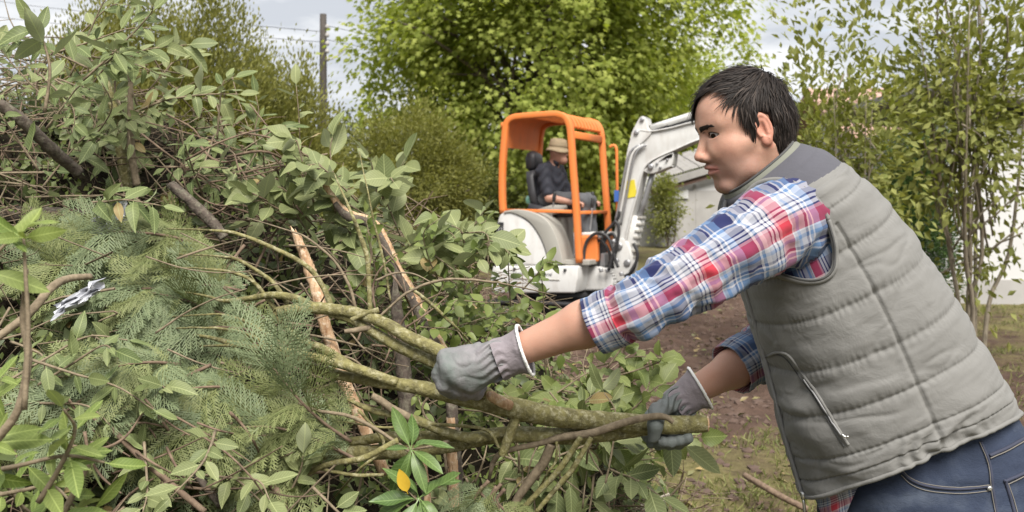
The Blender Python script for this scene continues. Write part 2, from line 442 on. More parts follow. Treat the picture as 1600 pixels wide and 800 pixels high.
def build_grass():
    n = 90000; y = 3.6 + 9.5 * rng.random(n)**1.5; x = -0.4 + rng.random(n) * (1.2 + 0.62 * y)
    ga = grass_amount(x, y); pt = np.stack([x, y, 0 * x], -1)
    keep = rng.random(n) < np.clip((ga - 0.35) * 1.3 + 0.9 * fbm(pt * 1.7, 3), 0.03, 1); x, y, pt = x[keep], y[keep], pt[keep]
    pt[:, 2] = ground_height(x, y) - 0.004
    d = rdir(len(x), 1.0); V, FA = scatter(pt, d, rdir(len(x)), rng.uniform(0.025, 0.075, len(x)), LEAF2, 0.13)
    m = m_leaf('grass_blade', (0.115, 0.14, 0.035), (0.24, 0.235, 0.085), trans=0.25, rough=0.6)
    tag(add('grass', V, FA, m), 'short patchy grass on the trodden ground beside the brush heap', 'grass', kind='stuff')
    n = 900; y = 4.2 + 10 * rng.random(n); x = -0.5 + rng.random(n) * (0.6 + 0.45 * y)
    pt = np.stack([x, y, ground_height(x, y)], -1)
    d = rdir(n); d[:, 2] *= 0.3
    V, FA = scatter(pt + [0, 0, 0.006], d, rdir(n, 2.0), rng.uniform(0.03, 0.11, n), LEAF4, 0.42)
    m = m_leaf('litter_leaf', (0.14, 0.15, 0.06), (0.30, 0.21, 0.11), trans=0.1, yellow=0.1)
    tag(add('leaf_litter', V, FA, m), 'dead leaves and green scraps strewn over the earth', 'leaf litter', kind='stuff')
    # clods of dug earth
    ico = bmesh.new(); bmesh.ops.create_icosphere(ico, subdivisions=1, radius=1.0); ico.verts.index_update()
    iv = np.array([v.co[:] for v in ico.verts]); fi = np.array([[v.index for v in f.verts] for f in ico.faces]); ico.free()
    n = 3000; y = 4.5 + 11 * rng.random(n); x = -0.3 + rng.random(n) * (0.4 + 0.36 * y); s = 1 - grass_amount(x, y)
    k = rng.random(n) < s; x, y = x[k], y[k]; n = len(x)
    c = np.stack([x, y, ground_height(x, y)], -1); r = np.minimum(rng.gamma(2.0, 0.009, n), .035)[:, None, None] + 0.005
    V = c[:, None] + r * iv[None] * rng.uniform(0.6, 1.3, (n, len(iv), 1)) * np.array([1, 1, .7])
    FA = (fi[None] + (np.arange(n) * len(iv))[:, None, None]).reshape(-1, 3)
    mm = m_plain('clod', (0.085, 0.055, 0.042), 0.95, var=0.4, scale=20, bump=0.5)
    tag(add('soil_clods', V.reshape(-1, 3), FA, mm, smooth=False), 'crumbled brown clods of dug earth on the ground', 'soil', kind='stuff')
build_grass()

# ------------------------------------------------------------------ trees and shrubs
M_BARK = m_bark('tree_bark', (0.07, 0.055, 0.045), (0.17, 0.14, 0.115))
M_PALEB = m_bark('pale_bark', (0.15, 0.125, 0.09), (0.30, 0.26, 0.20))
def limb_path(a, b, sag=0.1, n=5):
    t = np.linspace(0, 1, n)[:, None]; p = a * (1 - t) + b * t; L = np.linalg.norm(b - a)
    p[1:-1] += rng.normal(size=(n - 2, 3)) * L * 0.05; p[:, 2] += sag * L * np.sin(t[:, 0] * math.pi); return p

def tree(name, label, cat, base, trunk_h, crown_c, crown_r, mat, n_clump, n_leaf, clump_r, leaf, tpl=LEAF2, aspect=0.6, droop=0.3,
         trunk_r=0.12, n_limb=14, seed=1, shell=0.62, gaps=0.0, group=None, flat=1.0, n_trunk=1, twigs=True, bark=None):
    global rng
    keep = rng; rng = np.random.default_rng(seed)
    base = np.asarray(base, float); cc = np.asarray(crown_c, float); cr = np.asarray(crown_r, float)
    e = thing(name, label, cat, tuple(base), group)
    u = unit(rng.normal(size=(n_clump * 2, 3))); rad = (shell + (1 - shell) * rng.random(n_clump * 2))[:, None]
    lump = 1 + 0.40 * fbm(u * 2.1 + seed, 3)[:, None] + 0.1 * vnoise(u * 6 + seed)[:, None]
    cl = cc + u * rad * lump * cr
    if gaps: cl = cl[fbm(cl * 0.9 / np.mean(cr) * 2.2 + 5 * seed, 2) > -0.32 + gaps]
    cl = cl[cl[:, 2] > base[2] + 0.15][:n_clump]
    tb = MB()
    top = cc + np.array([0, 0, cr[2] * 0.45])
    for k in range(n_trunk):
        off = np.zeros(3) if n_trunk == 1 else np.array([rng.normal() * cr[0] * 0.28, rng.normal() * cr[1] * 0.25, 0])
        bs = base + off * 0.25 - np.array([0, 0, .1])
        tb.tube([bs, base + off * 0.4 + [0, 0, trunk_h * 0.5], base + off * .7 + [rng.normal() * .06, rng.normal() * .06, trunk_h], top + off * 1.4],
                [trunk_r * 1.25, trunk_r, trunk_r * .85, trunk_r * .12], 8, 14)
        for i in rng.choice(len(cl), min(len(cl), n_limb // n_trunk), replace=False):
            z = base[2] + trunk_h * 0.8 + rng.random() * max(0.05, (cl[i, 2] - base[2] - trunk_h) * 0.55)
            f = np.clip((z - base[2]) / max(.1, top[2] - base[2]), 0, 1); a = base * (1 - f) + (top + off * 1.4) * f; a[2] = z
            tb.tube(limb_path(a, cl[i]), np.linspace(trunk_r * .45, .008, 5), 5, 9)
    tb.obj('trunk', bark or M_BARK, e)
    sz = clump_r * rng.uniform(0.6, 1.25, len(cl)); q = np.repeat(np.arange(len(cl)), n_leaf)
    off = rng.normal(size=(len(q), 3)) * 0.5; off[:, 2] *= flat
    pos = cl[q] + off * sz[q][:, None]
    out = unit(cl[q] - cc) * 0.7 + unit(off) * 0.8; out[:, 2] -= droop; out += rng.normal(size=out.shape) * 0.35
    nr = unit(cl[q] - cc) * 0.6 + np.array([0, 0, 0.9]) + rng.normal(size=out.shape) * 0.45
    V, FA = scatter(pos, out, nr, leaf * rng.uniform(0.6, 1.25, len(q)), tpl, aspect)
    add('crown', V, FA, mat, e, smooth=False)
    rng = keep; return e

M_MAPLE = m_leaf('maple_leaf', (0.25, 0.31, 0.056), (0.47, 0.51, 0.135), rough=0.75, trans=0.5)
M_OLIVE = m_leaf('shrub_leaf', (0.145, 0.155, 0.034), (0.29, 0.285, 0.072), rough=0.6, trans=0.35)
M_DARKL = m_leaf('dark_leaf', (0.07, 0.09, 0.022), (0.17, 0.18, 0.05), rough=0.5, trans=0.25)
M_RIGHT = m_leaf('right_leaf', (0.16, 0.185, 0.04), (0.33, 0.335, 0.10), rough=0.65, trans=0.35)
M_THUJA = m_leaf('thuja_leaf', (0.035, 0.075, 0.02), (0.09, 0.15, 0.035), rough=0.6, trans=0.2)

def at(px, Y, Z=0.0): return np.array([(px - 800) / F * Y, Y, Z])

# the large maple behind the digger (two crowns grown together read as one tree)
tree('maple_tree', 'large bright green maple tree behind the digger', 'tree', at(850, 22), 2.2, at(850, 22, 5.35), (4.1, 3.4, 3.75),
     M_MAPLE, 560, 125, 0.60, 0.125, STAR, 0.9, 0.55, 0.22, 30, 11, 0.45, 0.10)
tree('maple_tree', 'leafy green maple rising behind the concrete shed', 'tree', at(1035, 41), 2.6, at(1035, 41, 5.0), (3.6, 3.0, 3.2),
     M_MAPLE, 220, 120, 0.7, 0.14, STAR, 0.9, 0.5, 0.14, 12, 12, 0.45)
# olive feathery shrubs behind the heap
for k, (px, Y, top, rx, lab) in enumerate([
        (165, 9.2, 3.05, 0.62, 'olive feathery shrub behind the tallest part of the brush heap'),
        (300, 9.6, 3.30, 0.80, 'tallest olive feathery shrub behind the brush heap'),
        (420, 10.2, 2.75, 0.72, 'olive feathery shrub beside the utility pole')]):
    tree('feathery_shrub', lab, 'shrub', at(px, Y), 0.7, at(px, Y, top * 0.56), (rx, 0.7, top * 0.48), M_OLIVE, 460, 200, 0.17, 0.050,
         LEAF2, 0.42, -0.7, 0.035, 24, 21 + k, 0.25, group='olive shrubs behind the heap', flat=2.3, n_trunk=4)
tree('dense_shrub', 'dense round olive shrub left of the digger', 'shrub', at(640, 15.5), 0.6, at(640, 15.5, 1.55), (1.12, 0.95, 1.45), M_OLIVE, 420, 130,
     0.26, 0.06, LEAF2, 0.4, 0.1, 0.05, 20, 31, 0.45, n_trunk=3)
tree('low_shrub', 'low dark shrub by the black railing', 'shrub', at(745, 20), 0.3, at(735, 20, .95), (1.5, 0.8, 1.15), M_DARKL, 170, 100, 0.3, 0.09,
     LEAF4, 0.55, 0.2, 0.05, 10, 32, 0.4, n_trunk=3)
for k, (px, Y, z, r, lab) in enumerate([
        (-60, 26, 2.6, 3.2, 'dark broadleaf tree beyond the olive shrubs'),
        (560, 33, 2.0, 2.4, 'dark broadleaf tree beyond the dense round shrub'),
        (1190, 44, 2.6, 3.6, 'dark broadleaf tree beyond the shed and the head of the man'),
        (1330, 34, 2.0, 2.6, 'dark broadleaf tree between the shed and the tiled house')]):
    tree('broadleaf_tree', lab, 'tree', at(px, Y), 1.2, at(px, Y, z), (r, r * .8, z * 0.98), M_DARKL, 200, 90, 0.7, 0.16, LEAF4, 0.6, 0.3, 0.16, 12, 41 + k, 0.45,
         group='trees in the background')
tree('low_shrub', 'low dark shrub behind the driver of the digger', 'shrub', at(890, 25), 0.3, at(885, 25, 1.1), (1.75, 0.8, 1.35), M_DARKL, 220, 100, 0.3, 0.10,
     LEAF4, 0.55, 0.2, 0.05, 10, 33, 0.4, n_trunk=3)
# the right-hand shrubs: several stems, loose leaves
tree('loose_shrub', 'thin loose shrub with small leaves behind the head of the man', 'shrub', at(1330, 7.6), 0.8, at(1315, 7.6, 1.75), (0.72, 0.7, 1.35), M_RIGHT,
     120, 26, 0.20, 0.080, LEAF4, 0.55, -0.1, 0.012, 30, 51, 0.15, 0.12, n_trunk=5, flat=1.5, bark=M_PALEB)
tree('loose_shrub', 'taller loose shrub with many pale stems in front of the white garage', 'shrub', at(1515, 8.6), 1.1, at(1500, 8.4, 2.15), (1.15, 0.85, 1.75), M_RIGHT,
     230, 26, 0.25, 0.085, LEAF4, 0.55, 0.0, 0.019, 44, 52, 0.15, 0.14, n_trunk=6, flat=1.4, bark=M_PALEB)
tree('thuja_tree', 'dense conical green thuja behind the loose shrubs', 'tree', at(1425, 11.5), 0.2, at(1425, 11.5, 1.0), (0.48, 0.45, 1.25), M_THUJA, 330, 90, 0.16, 0.05,
     LEAF2, 0.4, -0.6, 0.05, 10, 53, 0.5, flat=1.6)
tree('wall_creeper', 'bushy green shrub growing against the concrete shed', 'shrub', at(1045, 30), 0.3, at(1042, 30, 1.25), (0.50, 0.4, 1.15), M_RIGHT, 60, 70, 0.30, 0.09,
     LEAF4, 0.55, 0.1, 0.03, 8, 54, 0.3, n_trunk=3)
# distant belt of trees that closes the horizon
def far_wood():
    n = 90000; x = rng.uniform(-75, 75, n); y = 60 + rng.uniform(-4, 4, n); h = 4.0 + 1.6 * fbm(np.stack([x * .12, 0 * x, 0 * x], -1), 3)
    z = h * np.sqrt(rng.random(n)); V, FA = scatter(np.stack([x, y, z], -1), rdir(n), rdir(n, .6), rng.uniform(.3, .6, n), LEAF2, 0.8)
    tag(add('distant_wood', V, FA, M_DARKL, smooth=False), 'belt of dark trees closing the view far behind', 'wood', kind='stuff')
far_wood()
# flowering bush: coral and white blossoms
def flower_bush():
    e = tree('flowering_bush', 'bush with coral and white blossoms behind the railing', 'bush', at(745, 25), 0.3, at(742, 25, 1.0), (0.75, 0.5, 0.95), M_DARKL, 90, 80, 0.3, 0.08,
             LEAF4, 0.55, 0.1, 0.03, 6, 61, 0.5, n_trunk=3)
    for nm, spots, colr in (('coral_blossom', [(703, 293), (712, 301), (730, 300), (735, 305), (738, 297), (727, 303), (700, 290), (740, 300), (716, 298)], (0.75, 0.28, 0.22)),
                            ('white_blossom', [(741, 288), (747, 286), (752, 283), (757, 287), (760, 280), (765, 281), (768, 283), (750, 277), (762, 275), (743, 292), (706, 308), (711, 310), (766, 301), (773, 305), (745, 281), (755, 291)], (0.8, 0.78, 0.72))):
        m = m_plain(nm, colr, 0.6); n = len(spots) * 7; q = np.repeat(np.array([P(a, b, 24.3) for a, b in spots]), 7, 0) + rng.normal(size=(n, 3)) * .035
        V, FA = scatter(q, rdir(n), rdir(n), 0.075, LEAF4, 0.9); add(nm, V, FA, m, e)
flower_bush()

# ------------------------------------------------------------------ railing, shed, houses, pole
M_BLACK = m_plain('black_iron', (0.02, 0.02, 0.022), 0.45)
def railing():
    e = thing('iron_railing', 'black iron railing left of the digger', 'railing', tuple(at(690, 23)))
    z0, z1 = 0.05, 1.42
    xs = np.linspace(at(600, 23)[0], at(782, 23)[0], 19)
    m0 = mesh_data('bar', *MB_bar(0.022, 0.022, z1 - z0), M_BLACK, smooth=False)
    for k, x in enumerate(xs):
        o = link(bpy.data.objects.new('bar', m0)); o.location = (x, 23, (z0 + z1) / 2); o.parent = e; o.matrix_parent_inverse = INV[e.name]
        if k % 9 == 0: o.scale = (2.6, 2.6, 1.1)
    for z in (0.25, 1.3):
        add('rail', *moved(box((xs[-1] - xs[0], 0.03, 0.04)), ((xs[0] + xs[-1]) / 2, 23.03, z)), M_BLACK, e, smooth=False)
def MB_bar(a, b, c): return box((a, b, c))
def moved(vf, d, R=None): V = vf[0] if R is None else vf[0] @ np.asarray(R).T; return V + np.asarray(d, float), vf[1]
railing()

M_CONC = m_plain('old_concrete', (0.33, 0.32, 0.31), 0.9, var=0.25, scale=2.0, bump=0.3)
M_FIBRE = m_plain('fibre_cement_roof', (0.26, 0.25, 0.24), 0.9, var=0.3, scale=3)
M_RUST = m_plain('brown_beam', (0.12, 0.07, 0.055), 0.8, var=0.3)
M_WHITEW = m_plain('white_render', (0.50, 0.50, 0.50), 0.9, var=0.06, scale=1.5, bump=0.15)
M_TILE = m_plain('roof_tile', (0.42, 0.27, 0.22), 0.85, var=0.35, scale=1.3)
M_GLASS = m_plain('dark_glass', (0.03, 0.035, 0.04), 0.08)
def shed():
    Y = 31.0; b = at(1120, Y); e = thing('concrete_shed', 'low grey concrete shed with a sloping sheet roof', 'shed', tuple(b))
    x0, x1 = at(1003, Y)[0], at(1250, Y)[0]
    w = x1 - x0; n = 6                                              # concrete panels between posts
    for i in range(n):
        add('wall_panel', *moved(box((w / n - 0.035, 0.12, 1.75), 0.012), (x0 + w * (i + .5) / n, Y, 0.87)), M_CONC, e, smooth=False)
        add('post', *moved(box((0.10, 0.16, 1.95), 0.012), (x0 + w * i / n, Y + 0.03, 0.95)), M_CONC, e, smooth=False)
    add('back_wall', *moved(box((w, 0.12, 2.3)), ((x0 + x1) / 2, Y + 3.0, 1.15)), M_CONC, e, smooth=False)
    add('upper_wall', *moved(box((w, 0.1, 0.5)), ((x0 + x1) / 2, Y + .05, 2.0)), M_WHITEW, e, smooth=False)
    # roof: corrugated sheets sloping up to the right, with a brown beam below its edge
    r0 = np.array(P(1018, 283, Y - .35)); r1 = np.array(P(1215, 225, Y - .35)); d = r1 - r0; L = np.linalg.norm(d)
    for i in range(8):
        s = np.linspace(i / 8 + .003, (i + 1) / 8 - .003, 25); bb = MB(); V = []
        for yy, dz in ((0, 0), (3.7, 0.55)):
            for up in (0, .03): V.append(r0 + s[:, None] * d + np.array([0, yy, dz + up]) + np.outer(0.022 * np.cos(s * 8 * 14 * math.pi), [0, 0, 1]))
        V = np.vstack(V); k = 25; q = np.arange(k - 1)
        Fs = np.vstack([np.stack([a + q, a + q + 1, c + q + 1, c + q], -1) for a, c in ((0, 2 * k), (k, 3 * k), (0, k), (2 * k, 3 * k))])
        add('roof_sheet', V, Fs, M_FIBRE, e)
    ang = math.atan2(d[2], d[0]); R = np.array([[math.cos(ang), 0, -math.sin(ang)], [0, 1, 0], [math.sin(ang), 0, math.cos(ang)]])
    add('fascia_board', *moved(box((L, 0.05, 0.22)), (r0 + r1) / 2 + [0, -.03, -.17], R), M_FIBRE, e, smooth=False)
    add('beam', *moved(box((L, 0.1, 0.16)), (r0 + r1) / 2 + [0, .1, -.36], R), M_RUST, e, smooth=False)
    add('window', *moved(box((1.2, 0.06, 0.28)), P(1045, 303, Y - .1)), M_WHITEW, e, smooth=False)
shed()

def house():
    Y = 22.0; e = thing('tiled_house', 'white house with a pinkish tiled roof behind the shrubs', 'house', tuple(at(1500, Y)))
    x0, x1 = at(1352, Y)[0], at(1352, Y)[0] + 9.0; ze = P(0, 238, Y).z; D = 7.0; zr = ze + 1.75
    add('wall', *moved(box((x1 - x0 - .5, D - .6, ze)), ((x0 + x1) / 2, Y + D / 2, ze / 2)), M_WHITEW, e, smooth=False)
    gv = np.array([[x0 + .25, Y + .3, ze], [x0 + .25, Y + D - .3, ze], [x0 + .25, Y + D / 2, zr - .15], [x0 + .45, Y + .3, ze], [x0 + .45, Y + D - .3, ze], [x0 + .45, Y + D / 2, zr - .15]])
    add('gable', gv, [[0, 2, 1], [3, 4, 5], [0, 1, 4, 3], [1, 2, 5, 4], [2, 0, 3, 5]], M_WHITEW, e, smooth=False)
    r = add('roof', *moved(prism([(Y - .3, ze - .02), (Y + D / 2, zr - .02), (Y + D + .3, ze - .02), (Y + D + .3, ze - .12), (Y + D / 2, zr - .14), (Y - .3, ze - .12)], 0, 1), (0, 0, 0)), M_TILE, e, smooth=False)
    r.data.vertices.foreach_set('co', np.column_stack([x0 - .3 + (x1 - x0 + .6) * np.array([v.co.y for v in r.data.vertices]), [v.co.x for v in r.data.vertices], [v.co.z for v in r.data.vertices]]).astype(np.float32).ravel())
    # rows of barrel tiles
    sl = math.hypot(D / 2 + .3, zr - ze); a = math.atan2(zr - ze, D / 2 + .3); nc, nr = 42, 12
    tv = []; th = np.linspace(0, math.pi, 6); w = (x1 - x0 + .6) / nc; l = sl / nr
    for (yy, up) in ((0, .018), (l * 1.06, 0.0)):
        tv.append(np.column_stack([w * .52 * np.cos(th), np.full(6, yy), w * .30 * np.sin(th) + up]))
    tv = np.vstack(tv); Rx = np.array([[1, 0, 0], [0, math.cos(a), -math.sin(a)], [0, math.sin(a), math.cos(a)]]); tv = tv @ Rx.T
    fa = [[i, i + 1, i + 7, i + 6] for i in range(5)]; mb = MB()
    for i in range(nc):
        for j in range(nr):
            mb.put(tv + [x0 - .3 + w * (i + .5), Y - .3 + math.cos(a) * l * j, ze + math.sin(a) * l * j], fa)
    t = mb.obj('tiles', M_TILE, e); t['kind'] = 'stuff'; t.parent = r
    add('gutter', *tube([(x0 - .3, Y - .36, ze - .08), (x1 + .3, Y - .36, ze - .08)], .06, 8, 2), M_WHITEW, e)
    for wx in (2.0, 5.5):
        f = add('window', *moved(box((1.0, .1, 1.1), .02), (x0 + wx, Y + .28, 1.45)), M_WHITEW, e, smooth=False)
        p = add('pane', *moved(box((.84, .04, .94)), (x0 + wx, Y + .215, 1.45)), M_GLASS, e, smooth=False); p.parent = f
    ch = MB(); ch.box((x0 + 4, Y + D / 2, zr + .3), (.6, .5, .9)); ch.obj('chimney', M_WHITEW, e, smooth=False)
    Y = 13.5; e = thing('white_garage', 'white rendered garage wall with a grey roof behind the pale stems', 'garage', tuple(at(1600, Y)))
    x0, x1 = at(1478, Y)[0], at(1478, Y)[0] + 5.0; zt = P(0, 190, Y).z
    add('wall', *moved(box((x1 - x0, 4, zt), .015), ((x0 + x1) / 2, Y + 2, zt / 2)), M_WHITEW, e, smooth=False)
    add('plinth', *moved(box((x1 - x0 + .04, 4.04, .35), .01), ((x0 + x1) / 2, Y + 2, .17)), M_CONC, e, smooth=False)
    rf = MB(); R = np.array([[math.cos(-.12), 0, -math.sin(-.12)], [0, 1, 0], [math.sin(-.12), 0, math.cos(-.12)]])
    rf.box(((x0 + x1) / 2, Y + 1.95, zt + .12), (x1 - x0 + .6, 4.7, .14), R, .02); rf.obj('roof', M_FIBRE, e, smooth=False)
    f = add('window', *moved(box((.9, .1, .9), .02), (x0 + 2.4, Y + .0, 1.7)), M_CONC, e, smooth=False)
    p = add('pane', *moved(box((.76, .04, .76)), (x0 + 2.4, Y - .045, 1.7)), M_GLASS, e, smooth=False); p.parent = f
house()

def pole():
    Y = 30.0; b = at(505, Y); e = thing('utility_pole', 'dark wooden utility pole with wires against the sky', 'utility pole', tuple(b))
    top = P(504, 22, Y).z; m = m_bark('pole_wood', (0.035, 0.03, 0.028), (0.08, 0.07, 0.06)); mw = M_BLACK
    add('post', *tube([b - [0, 0, .2], b + [0, 0, top]], [.14, .10], 10, 8), m, e)
    for k, py in enumerate((42, 55, 68, 80, 92)):
        z = P(0, py, Y).z
        add('insulator', *moved(lathe([(0.0, -.08), (.05, -.07), (.07, 0), (.04, .05), (0, .09)], 10), b + [.13, -.05, z]), M_CONC, e)
    tb = MB(); z = P(0, 86, Y).z
    tb.tube([b + [0, 0, P(0, 95, Y).z], b + [0.35, 0, P(0, 90, Y).z], np.array(P(545, 72, Y))], [.022] * 3, 6, 12); tb.obj('lamp_arm', M_CONC, e)
    for k, (py, q) in enumerate(((40, (760, 60, 52)), (62, (790, 82, 52)), (50, (-300, -60, 50)), (66, (-300, -30, 50)))):
        a = b + [0.1, 0, P(0, py, Y).z]; c = np.array(P(*q)); mid = (a + c) / 2 - [0, 0, .55]
        add('wire', *tube([a, mid, c], .009, 5, 18), mw, e)
pole()
# ------------------------------------------------------------------ the mini digger
M_ORANGE = m_paint('orange_paint', (0.66, 0.185, 0.04), 0.42, .22)
M_DWHITE = m_paint('white_paint', (0.56, 0.56, 0.55), 0.4, .3)
M_DGREY = m_plain('grey_plastic', (0.30, 0.29, 0.26), 0.6, var=0.1)
M_RUBBER = m_plain('black_rubber', (0.022, 0.022, 0.024), 0.6)
M_STEEL = m_plain('worn_steel', (0.32, 0.32, 0.33), 0.4, 0.6, var=0.2)
M_DARKST = m_plain('dark_steel', (0.06, 0.055, 0.05), 0.6, 0.2, var=0.4)
M_SEAT = m_plain('seat_vinyl', (0.035, 0.035, 0.04), 0.5, bump=0.1)
M_YEL = m_plain('yellow_sticker', (0.62, 0.52, 0.04), 0.5)
M_INK = m_plain('grey_ink', (0.16, 0.16, 0.17), 0.6)
M_BLUE = m_plain('blue_sticker', (0.06, 0.16, 0.5), 0.5)
PSI = math.radians(24.4)
D_RR = np.array([-0.097, 10.07, 0.0]); D_F = np.array([math.cos(PSI), -math.sin(PSI), 0]); D_L = np.array([math.sin(PSI), math.cos(PSI), 0])
def DW(p):
    """digger frame: u forward, v to its left from the near side, w up"""
    p = np.asarray(p, float); return D_RR + p[..., 0:1] * D_F + p[..., 1:2] * D_L + p[..., 2:3] * np.array([0, 0, 1.0])
def DP(px, py, v):
    """the point of the plane v = const seen at px,py, in digger coordinates"""
    r = np.array([(px - 800) / F, 1.0, (HZ - py) / F]); o = np.array([0, 0, CAMZ]); pl = D_RR + v * D_L
    t = np.dot(pl - o, D_L) / np.dot(r, D_L); q = o + t * r - D_RR; return np.array([q @ D_F, v, q[2]])
def sweep(path, wdir, w, t, corner=0.25, n=None):
    """bar of rounded rectangular section w x t; wdir is the direction of w"""
    C = np.asarray(path, float); T = np.gradient(C, axis=0); T = unit(T); wd = np.broadcast_to(unit(wdir), C.shape); nn = unit(np.cross(T, wd))
    a = np.linspace(0, 2 * math.pi, 16, endpoint=False); e = 0.35
    sx = np.sign(np.cos(a)) * np.abs(np.cos(a))**e; sy = np.sign(np.sin(a)) * np.abs(np.sin(a))**e
    w = np.broadcast_to(w, len(C)); t = np.broadcast_to(t, len(C))
    V = C[:, None] + 0.5 * (w[:, None, None] * sx[None, :, None] * wd[:, None] + t[:, None, None] * sy[None, :, None] * nn[:, None])
    m = len(C); k = 16; i = np.arange(m - 1)[:, None] * k; j = np.arange(k)[None]; q = (j + 1) % k
    return V.reshape(-1, 3), np.stack([i + j, i + q, i + k + q, i + k + j], -1).reshape(-1, 4).tolist() + [list(range(k))[::-1], list(range((m - 1) * k, m * k))]

def digger():
    e = thing('mini_digger', 'white and orange mini digger with an open canopy and raised boom', 'digger', tuple(DW((.4, .5, 0))))
    A = lambda name, vf, mat, par=e, smooth=True: add_under(name, DW(vf[0]), vf[1], mat, e, par, smooth)
    def add_under(name, V, Fs, mat, root, par, smooth):
        o = add(name, V, Fs, mat, root, smooth=smooth)
        if par is not root: o.parent = par
        return o
    # canopy: two arches, roof sheet, curved grille bars, rails
    zt = 2.262; ow, ot = 0.075, 0.062
    def arch(v, zr=1.28, zf=0.80):
        pts = [(-.012, zr), (-.022, 1.45), (-.02, 1.75), (.0, 2.0), (.012, 2.12), (.035, 2.205), (.10, zt - .012), (.22, zt), (.52, zt + .008), (.60, zt), (.665, zt - .03),
               (.705, zt - .10), (.722, zt - .2), (.745, 1.75), (.778, 1.35), (.80, 1.0), (.812, zf)]
        c = bez(pts, 60); return np.column_stack([c[:, 0], np.full(60, v), c[:, 1]])
    cn = A('canopy', sweep(arch(.05), (0, 1, 0), ow, ot), M_ORANGE)
    A('canopy_arch', sweep(arch(.97), (0, 1, 0), ow, ot), M_ORANGE, cn)
    rp = arch(.5)[10:27]; 
    A('roof_panel', sweep(rp + [0, .01, .012], (0, 1, 0), .90, .022), M_ORANGE, cn, False)
    gb = arch(.5)[26:43]
    for k in range(9): A('grille_bar', sweep(gb + [0, -.40 + k * .1, .0], (0, 1, 0), .034, .040), M_ORANGE, cn)
    A('header_bar', sweep([(.718, .05, zt - .20), (.718, .97, zt - .20)], (0, 0, 1), .075, .05), M_ORANGE, cn)
    A('rear_bar', sweep([(-.02, .05, 2.17), (-.02, .97, 2.17)], (0, 0, 1), .07, .05), M_ORANGE, cn)
    zr = DP(860, 329, .05)[2]
    A('side_rail', sweep([(.0, .05, zr), (.79, .05, zr - .01)], (0, 0, 1), .034, .03), M_ORANGE, cn)
    A('front_rail', sweep([(.785, .05, zr - .02), (.785, .97, zr - .02)], (0, 0, 1), .034, .03), M_ORANGE, cn)
    A('grab_rail', tube([(.80, .99, 1.98), (.84, 1.0, 2.0), (.875, 1.0, 1.96), (.88, 1.0, 1.75), (.885, 1.0, 1.5), (.885, 1.0, 1.25)], .016, 8, 20), M_ORANGE, cn)
    A('sticker', moved(box((.05, .012, .12)), (.886, .975, 1.46)), M_BLUE, cn, False)
    # tail hood, grey fender, skirt
    hood = [DP(*q, .0)[[0, 2]] for q in ((771, 415), (774, 375), (777, 348), (783, 334), (800, 331), (825, 346), (842, 368), (852, 392), (857, 415))]
    hb = A('hood', prism(bez(hood, 30), .0, 1.0, .02), M_DWHITE)
    fend = [DP(*q, -.012)[[0, 2]] for q in ((787, 330), (806, 327), (826, 330), (846, 338), (860, 352), (871, 376), (877, 398), (880, 413))]
    inner = [DP(*q, -.012)[[0, 2]] for q in ((857, 414), (852, 391), (842, 367), (825, 345), (800, 333), (787, 334))]
    A('fender', prism(list(bez(fend, 22)) + list(bez(inner, 18)), -.012, .30, .008), M_DGREY)
    for k in range(3):
        c = DP(778 + 3.8 * k, 362, -.003); A('vent_slot', moved(box((.012, .02, .10)), c), M_RUBBER, hb, False)
    A('vent_slot', moved(box((.055, .02, .035)), DP(783, 350, -.003)), M_RUBBER, hb, False)
    sk = [DP(*q, -.02)[[0, 2]] for q in ((770, 415.5), (903, 415.5), (902, 436), (898, 458), (768, 458), (766, 436))]
    s_ = A('skirt', prism(sk, -.02, 1.04, .018), M_DWHITE)
    for q in ((804, 420), (883, 422)):
        c = DP(*q, -.026); A('bolt', moved((lathe([(0, -.012), (.014, -.012), (.014, .012), (0, .012)], 10)[0][:, [0, 2, 1]], lathe([(0, 0)] * 4, 10)[1]), c), M_RUBBER, s_)
    c = DP(*(834, 436), -.024); A('crease', moved(box((.55, .008, .006)), c), M_DGREY, s_, False)
    # lettering on the skirt
    cu = bpy.data.curves.new('lettering', 'FONT'); cu.body = 'Location de Materiel'; cu.size = .047; cu.extrude = .001; cu.align_x = 'CENTER'
    to = link(bpy.data.objects.new('tmp', cu)); dg = bpy.context.evaluated_depsgraph_get(); tm = bpy.data.meshes.new_from_object(to.evaluated_get(dg)); bpy.data.objects.remove(to)
    tv = np.array([v.co[:] for v in tm.vertices]); tf = [list(p.vertices) for p in tm.polygons]; bpy.data.meshes.remove(tm)
    c = DP(834, 430, -.024); A('lettering', (np.column_stack([tv[:, 0] + c[0], np.full(len(tv), -.0245) - tv[:, 2], tv[:, 1] + c[2]]), tf), M_INK, s_, False)
    # floor, front console
    A('floor', moved(box((.62, .92, .05), .01), (.60, .52, .80)), M_DGREY, smooth=False)
    A('front_console', moved(box((.20, .50, .26), .02), (.83, .50, .93)), M_ORANGE, smooth=False)
    A('step_plate', moved(box((.22, .40, .03), .01), (.85, .50, 1.075)), M_DWHITE, smooth=False)
    A('console_port', moved(box((.012, .16, .09), .004), (.936, .42, .92)), M_RUBBER, smooth=False)
    # seat
    st = A('seat', sweep([(.14, .55, 1.33), (.30, .55, 1.30), (.50, .55, 1.31)], (0, 1, 0), .46, .12), M_SEAT)
    A('seat_pedestal', moved(box((.34, .4, .44), .03), (.32, .55, 1.03)), M_DGREY)
    A('backrest', sweep([(.20, .55, 1.35), (.165, .55, 1.5), (.14, .55, 1.65), (.125, .55, 1.72)], (0, 1, 0), [.40, .40, .38, .30], .10), M_SEAT, st)
    A('seat_panel', sweep([(.255, .55, 1.42), (.222, .55, 1.55), (.20, .55, 1.66)], (0, 1, 0), [.24, .24, .20], .012), M_DGREY, st)
